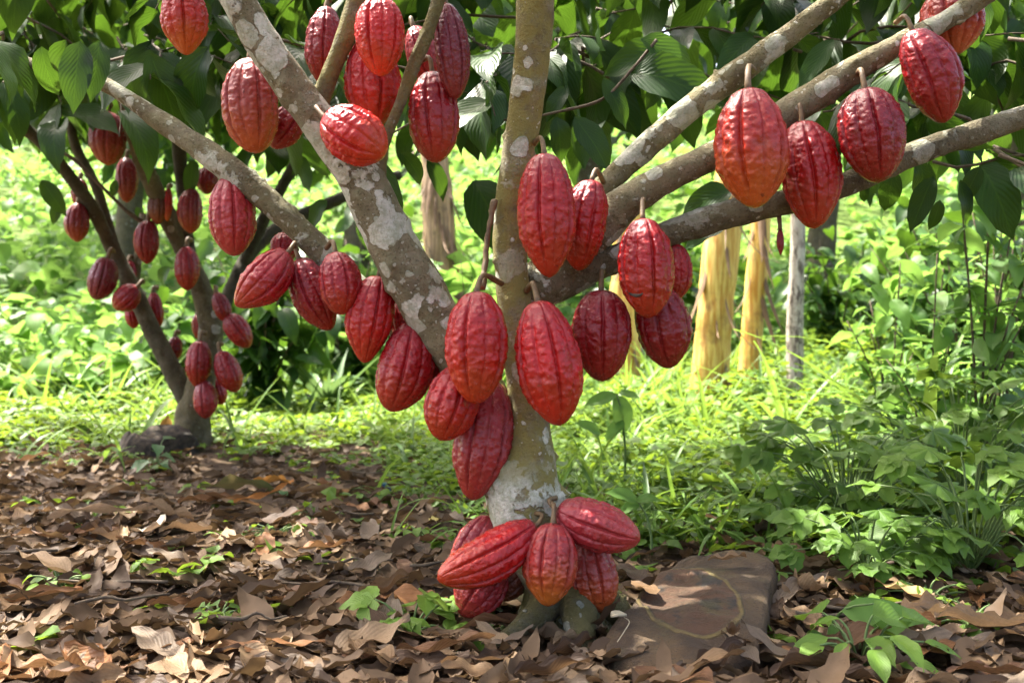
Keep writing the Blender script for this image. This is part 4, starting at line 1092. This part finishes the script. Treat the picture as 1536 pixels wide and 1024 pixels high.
shrub('tall bush beyond the right shrubs', 1500, 590, 1.2, 2.2, 460, .24, 10, tint=(.2, .9))
shrub('tall bush in the far middle of the slope', 760, 560, 1.3, 2.4, 460, .3, 11, tint=(.2, .9))
shrub('large pale bush up the far left slope', 30, 575, 1.0, 1.6, 260, .36, 12, tint=(.7, 1), T=ROUND_T)

for k, (px, yd, h, lab) in enumerate([(1395, 3.3, .75, 'tall slender weed with narrow leaves under the hanging right leaves'), (1470, 3.0, .95, 'tall weed with narrow leaves at the right picture edge'), (1335, 3.9, .8, 'tall slender weed in front of the bright bush right of the post'), (1500, 3.8, 1.2, 'tallest narrow-leaved weed at the right edge, touching the canopy')]):
    shrub(lab, px, 0, .16, h, 130, .13, 40 + k, tint=(.2, .95), T=COCOA_T[:3] + STRAP_T[:2], Yd=yd, name='tall_weed', group='tall weeds at the right edge')

for k, (px, yd, w_, h, n, sz, mt, lab) in enumerate([(395, 6.2, .55, 1.1, 150, .26, 'cocoa', 'dark leafy shrub between the far tree and the left branch'), (520, 7.4, .6, 1.35, 170, .28, 'cocoa', 'dark leafy shrub behind the left limb'), (705, 6.6, .42, 1.2, 120, .30, 'bush', 'broad-leaved shrub just left of the upright trunk'),
        (1010, 8.4, .7, 1.2, 190, .26, 'cocoa', 'dark shrub behind the thick yellow banana stem'), (1255, 8.0, .7, .95, 200, .22, 'cocoa', 'dark low shrub behind the grey post'), (255, 7.6, .7, .8, 150, .24, 'cocoa', 'dark low shrub seen between the far limbs'), (1440, 5.2, .45, 1.15, 200, .2, 'cocoa', 'dark shrub behind the tall weeds at the right edge')]):
    shrub(lab, px, 0, w_, h, n, sz, 60 + k, mat=mt, tint=(.3, 1), T=COCOA_T[:4] + ROUND_T[:1], Yd=yd)

# background trees closing the top of the view
def bg_tree(label, x, y, h, cw, n, size, seed, tint):
    rs = np.random.default_rng(seed); z = float(height(np.array([x]), np.array([y]))[0])
    r = empty('tree', (x, y, z), label, 'tree', 'trees on the slope behind')
    tube('trunk', [(x, y, z - .2, .16), (x + .1, y, z + h * .3, .12), (x - .05, y, z + h * .6, .09), (x, y, z + h, .03)], M['bark'], r, (.4, .4, .5, 1), origin=(x, y, z), n=24, sides=12, bump=.1, bscale=6)
    cl = rs.normal(0, 1, (26, 3)); cl = cl / np.linalg.norm(cl, axis=1)[:, None] * rs.uniform(.3, 1, (26, 1))
    ck = rs.integers(0, 26, n)
    p = cl[ck] * np.array([cw, cw, h * .42]) + rs.normal(0, .17, (n, 3)) * np.array([cw, cw, h * .35]) + np.array([x, y, z + h * .68])
    az = rs.uniform(0, 6.283, n)
    d = np.stack([np.cos(az), np.sin(az), rs.uniform(-1.1, .3, n)], -1); up = np.stack([rs.normal(0, .4, n), rs.normal(0, .4, n), np.ones(n)], -1)
    leaf_cloud('crown', COCOA_T[:4] + SMALL_T[:2], p, d, up, size * rs.uniform(.6, 1.3, n), np.clip(rs.uniform(*tint, n), 0, 1), M['cocoa'], r, (x, y, z))
for a in [('leafy tree on the slope behind the far tree', -4.2, 11.5, 4.6, 1.9, 900, .42, 1, (.2, 1)), ('leafy tree behind the left limb gap', -1.6, 10.5, 4.4, 1.7, 1000, .38, 2, (.1, .9)), ('leafy tree behind the upright trunk', .7, 11.0, 4.6, 1.8, 1000, .38, 3, (.1, 1)),
          ('leafy tree behind the right branches', 3.0, 10.5, 4.6, 1.7, 900, .38, 4, (.2, 1)), ('leafy tree at the far right of the slope', 5.6, 12.0, 5.0, 2.0, 900, .42, 5, (.1, .9)), ('tall tree at the far left of the slope', -7.5, 15.0, 6.5, 2.4, 900, .5, 6, (.4, 1))]:
    bg_tree(*a)

# ------------------------------------------------------------------ banana stems and post
def banana(label, rows, mat='banana', strips=6, seed=0, name='banana_stem', group='banana stems behind the tree'):
    pts = pxtube(rows); b = np.array(pts[0][:3])
    r = empty(name, b, label, 'banana plant', group)
    tube('pseudostem', pts, M[mat], r, origin=b, n=60, sides=28, bump=.05, bscale=9, seed=seed, lump=.12)
    rs = np.random.default_rng(seed); lv = []; st = []
    tot = len(pts)
    c = catmull(pts, 40)
    for k in range(strips):
        i = rs.integers(6, 38); a = rs.uniform(3.4, 6.0)
        p = c[i, :3] + np.array([math.cos(a), math.sin(a), 0]) * c[i, 3] * 1.04
        q = p + np.array([math.cos(a) * .05, math.sin(a) * .05, -rs.uniform(.2, .5)]); m = (p + q) / 2 + np.array([math.cos(a) * .03, math.sin(a) * .03, 0])
        lv.append((p, (math.cos(a) * .25, math.sin(a) * .25, -1), (-math.cos(a), -math.sin(a), .2), rs.uniform(.18, .42), rs.uniform(.3, 1)))
    for l in lv: leaf_cloud('dead_sheath', WIDE_T[:2] + STRAP_T[:1], *[[e] for e in l], M['litter'], r, b)
    return r
banana('thick yellow banana stem leaning slightly right of the near tree', [(1058, 668, 66, 5.5), (1062, 600, 60, 5.5), (1070, 500, 56, 5.5), (1080, 400, 52, 5.5), (1092, 300, 48, 5.5), (1104, 200, 42, 5.5), (1116, 60, 36, 5.5)], strips=16, seed=1)
banana('slimmer pale yellow banana stem beside the thick one', [(1118, 645, 40, 5.9), (1124, 560, 38, 5.9), (1130, 470, 34, 5.9), (1138, 380, 30, 5.9), (1142, 300, 28, 5.9), (1146, 150, 26, 5.9)], strips=12, seed=2)
banana('brownish yellow banana stem behind the dark crimson egg-shaped pod', [(930, 596, 56, 7.0), (935, 500, 50, 7.0), (940, 400, 44, 7.0), (945, 280, 38, 7.0)], strips=8, seed=3)
banana('dead brown banana stem with shredded sheaths behind the left limb', [(672, 590, 50, 7.0), (668, 450, 52, 7.0), (660, 370, 48, 7.0), (655, 290, 44, 7.0), (650, 180, 36, 7.0)], mat='deadbanana', strips=40, seed=4)
pr = pxtube([(1190, 650, 26, 5.4), (1192, 560, 25, 5.4), (1193, 470, 24, 5.4), (1196, 380, 23, 5.4), (1199, 290, 22, 5.4), (1203, 150, 20, 5.4)])
po = tube('wooden_post', [tuple(np.array(p) - np.array([*pr[0][:3], 0])) for p in pr], M['post'], n=50, sides=18, bump=.05, bscale=14, seed=5, lump=.06)
po.location = pr[0][:3]
tag(po, 'weathered grey post standing right of the banana stems', 'post')

# ------------------------------------------------------------------ camera, light
cam = bpy.data.cameras.new('camera'); co = link(bpy.data.objects.new('camera', cam))
co.location = (0, 0, CAMH); co.rotation_euler = (math.radians(90), 0, 0)
cam.sensor_width = 36.0; cam.lens = 36.0 * F / 1536.0; cam.clip_start = .05; cam.clip_end = 500
cam.dof.use_dof = True; cam.dof.focus_distance = 1.70; cam.dof.aperture_fstop = 6.7
scene.camera = co

S = Vector((-.38, .30, .87)).normalized()
el = math.asin(S.z); azr = math.atan2(S.x, S.y)
w = bpy.data.worlds.new('World'); scene.world = w; w.use_nodes = True
nt_ = w.node_tree; bg = nt_.nodes['Background']
sky = nt_.nodes.new('ShaderNodeTexSky'); sky.sky_type = 'NISHITA'; sky.sun_disc = False
sky.sun_elevation = el; sky.sun_rotation = azr; sky.air_density = .55; sky.dust_density = 7.0; sky.ozone_density = .0
nt_.links.new(sky.outputs[0], bg.inputs[0]); bg.inputs[1].default_value = .15
sun = bpy.data.lights.new('sun', 'SUN'); sun.energy = 2.8; sun.angle = math.radians(.53); sun.color = (1, .95, .86)
so = link(bpy.data.objects.new('sun', sun)); so.rotation_euler = S.to_track_quat('Z', 'Y').to_euler(); so.location = (0, 0, 10)
vs = scene.view_settings; vs.view_transform = 'Standard'; vs.look = 'None'; vs.gamma = 1.0; vs.use_curve_mapping = False
vs.exposure = 2.85
scene.cycles.use_denoising = True
scene.cycles.max_bounces = 8; scene.cycles.transparent_max_bounces = 8
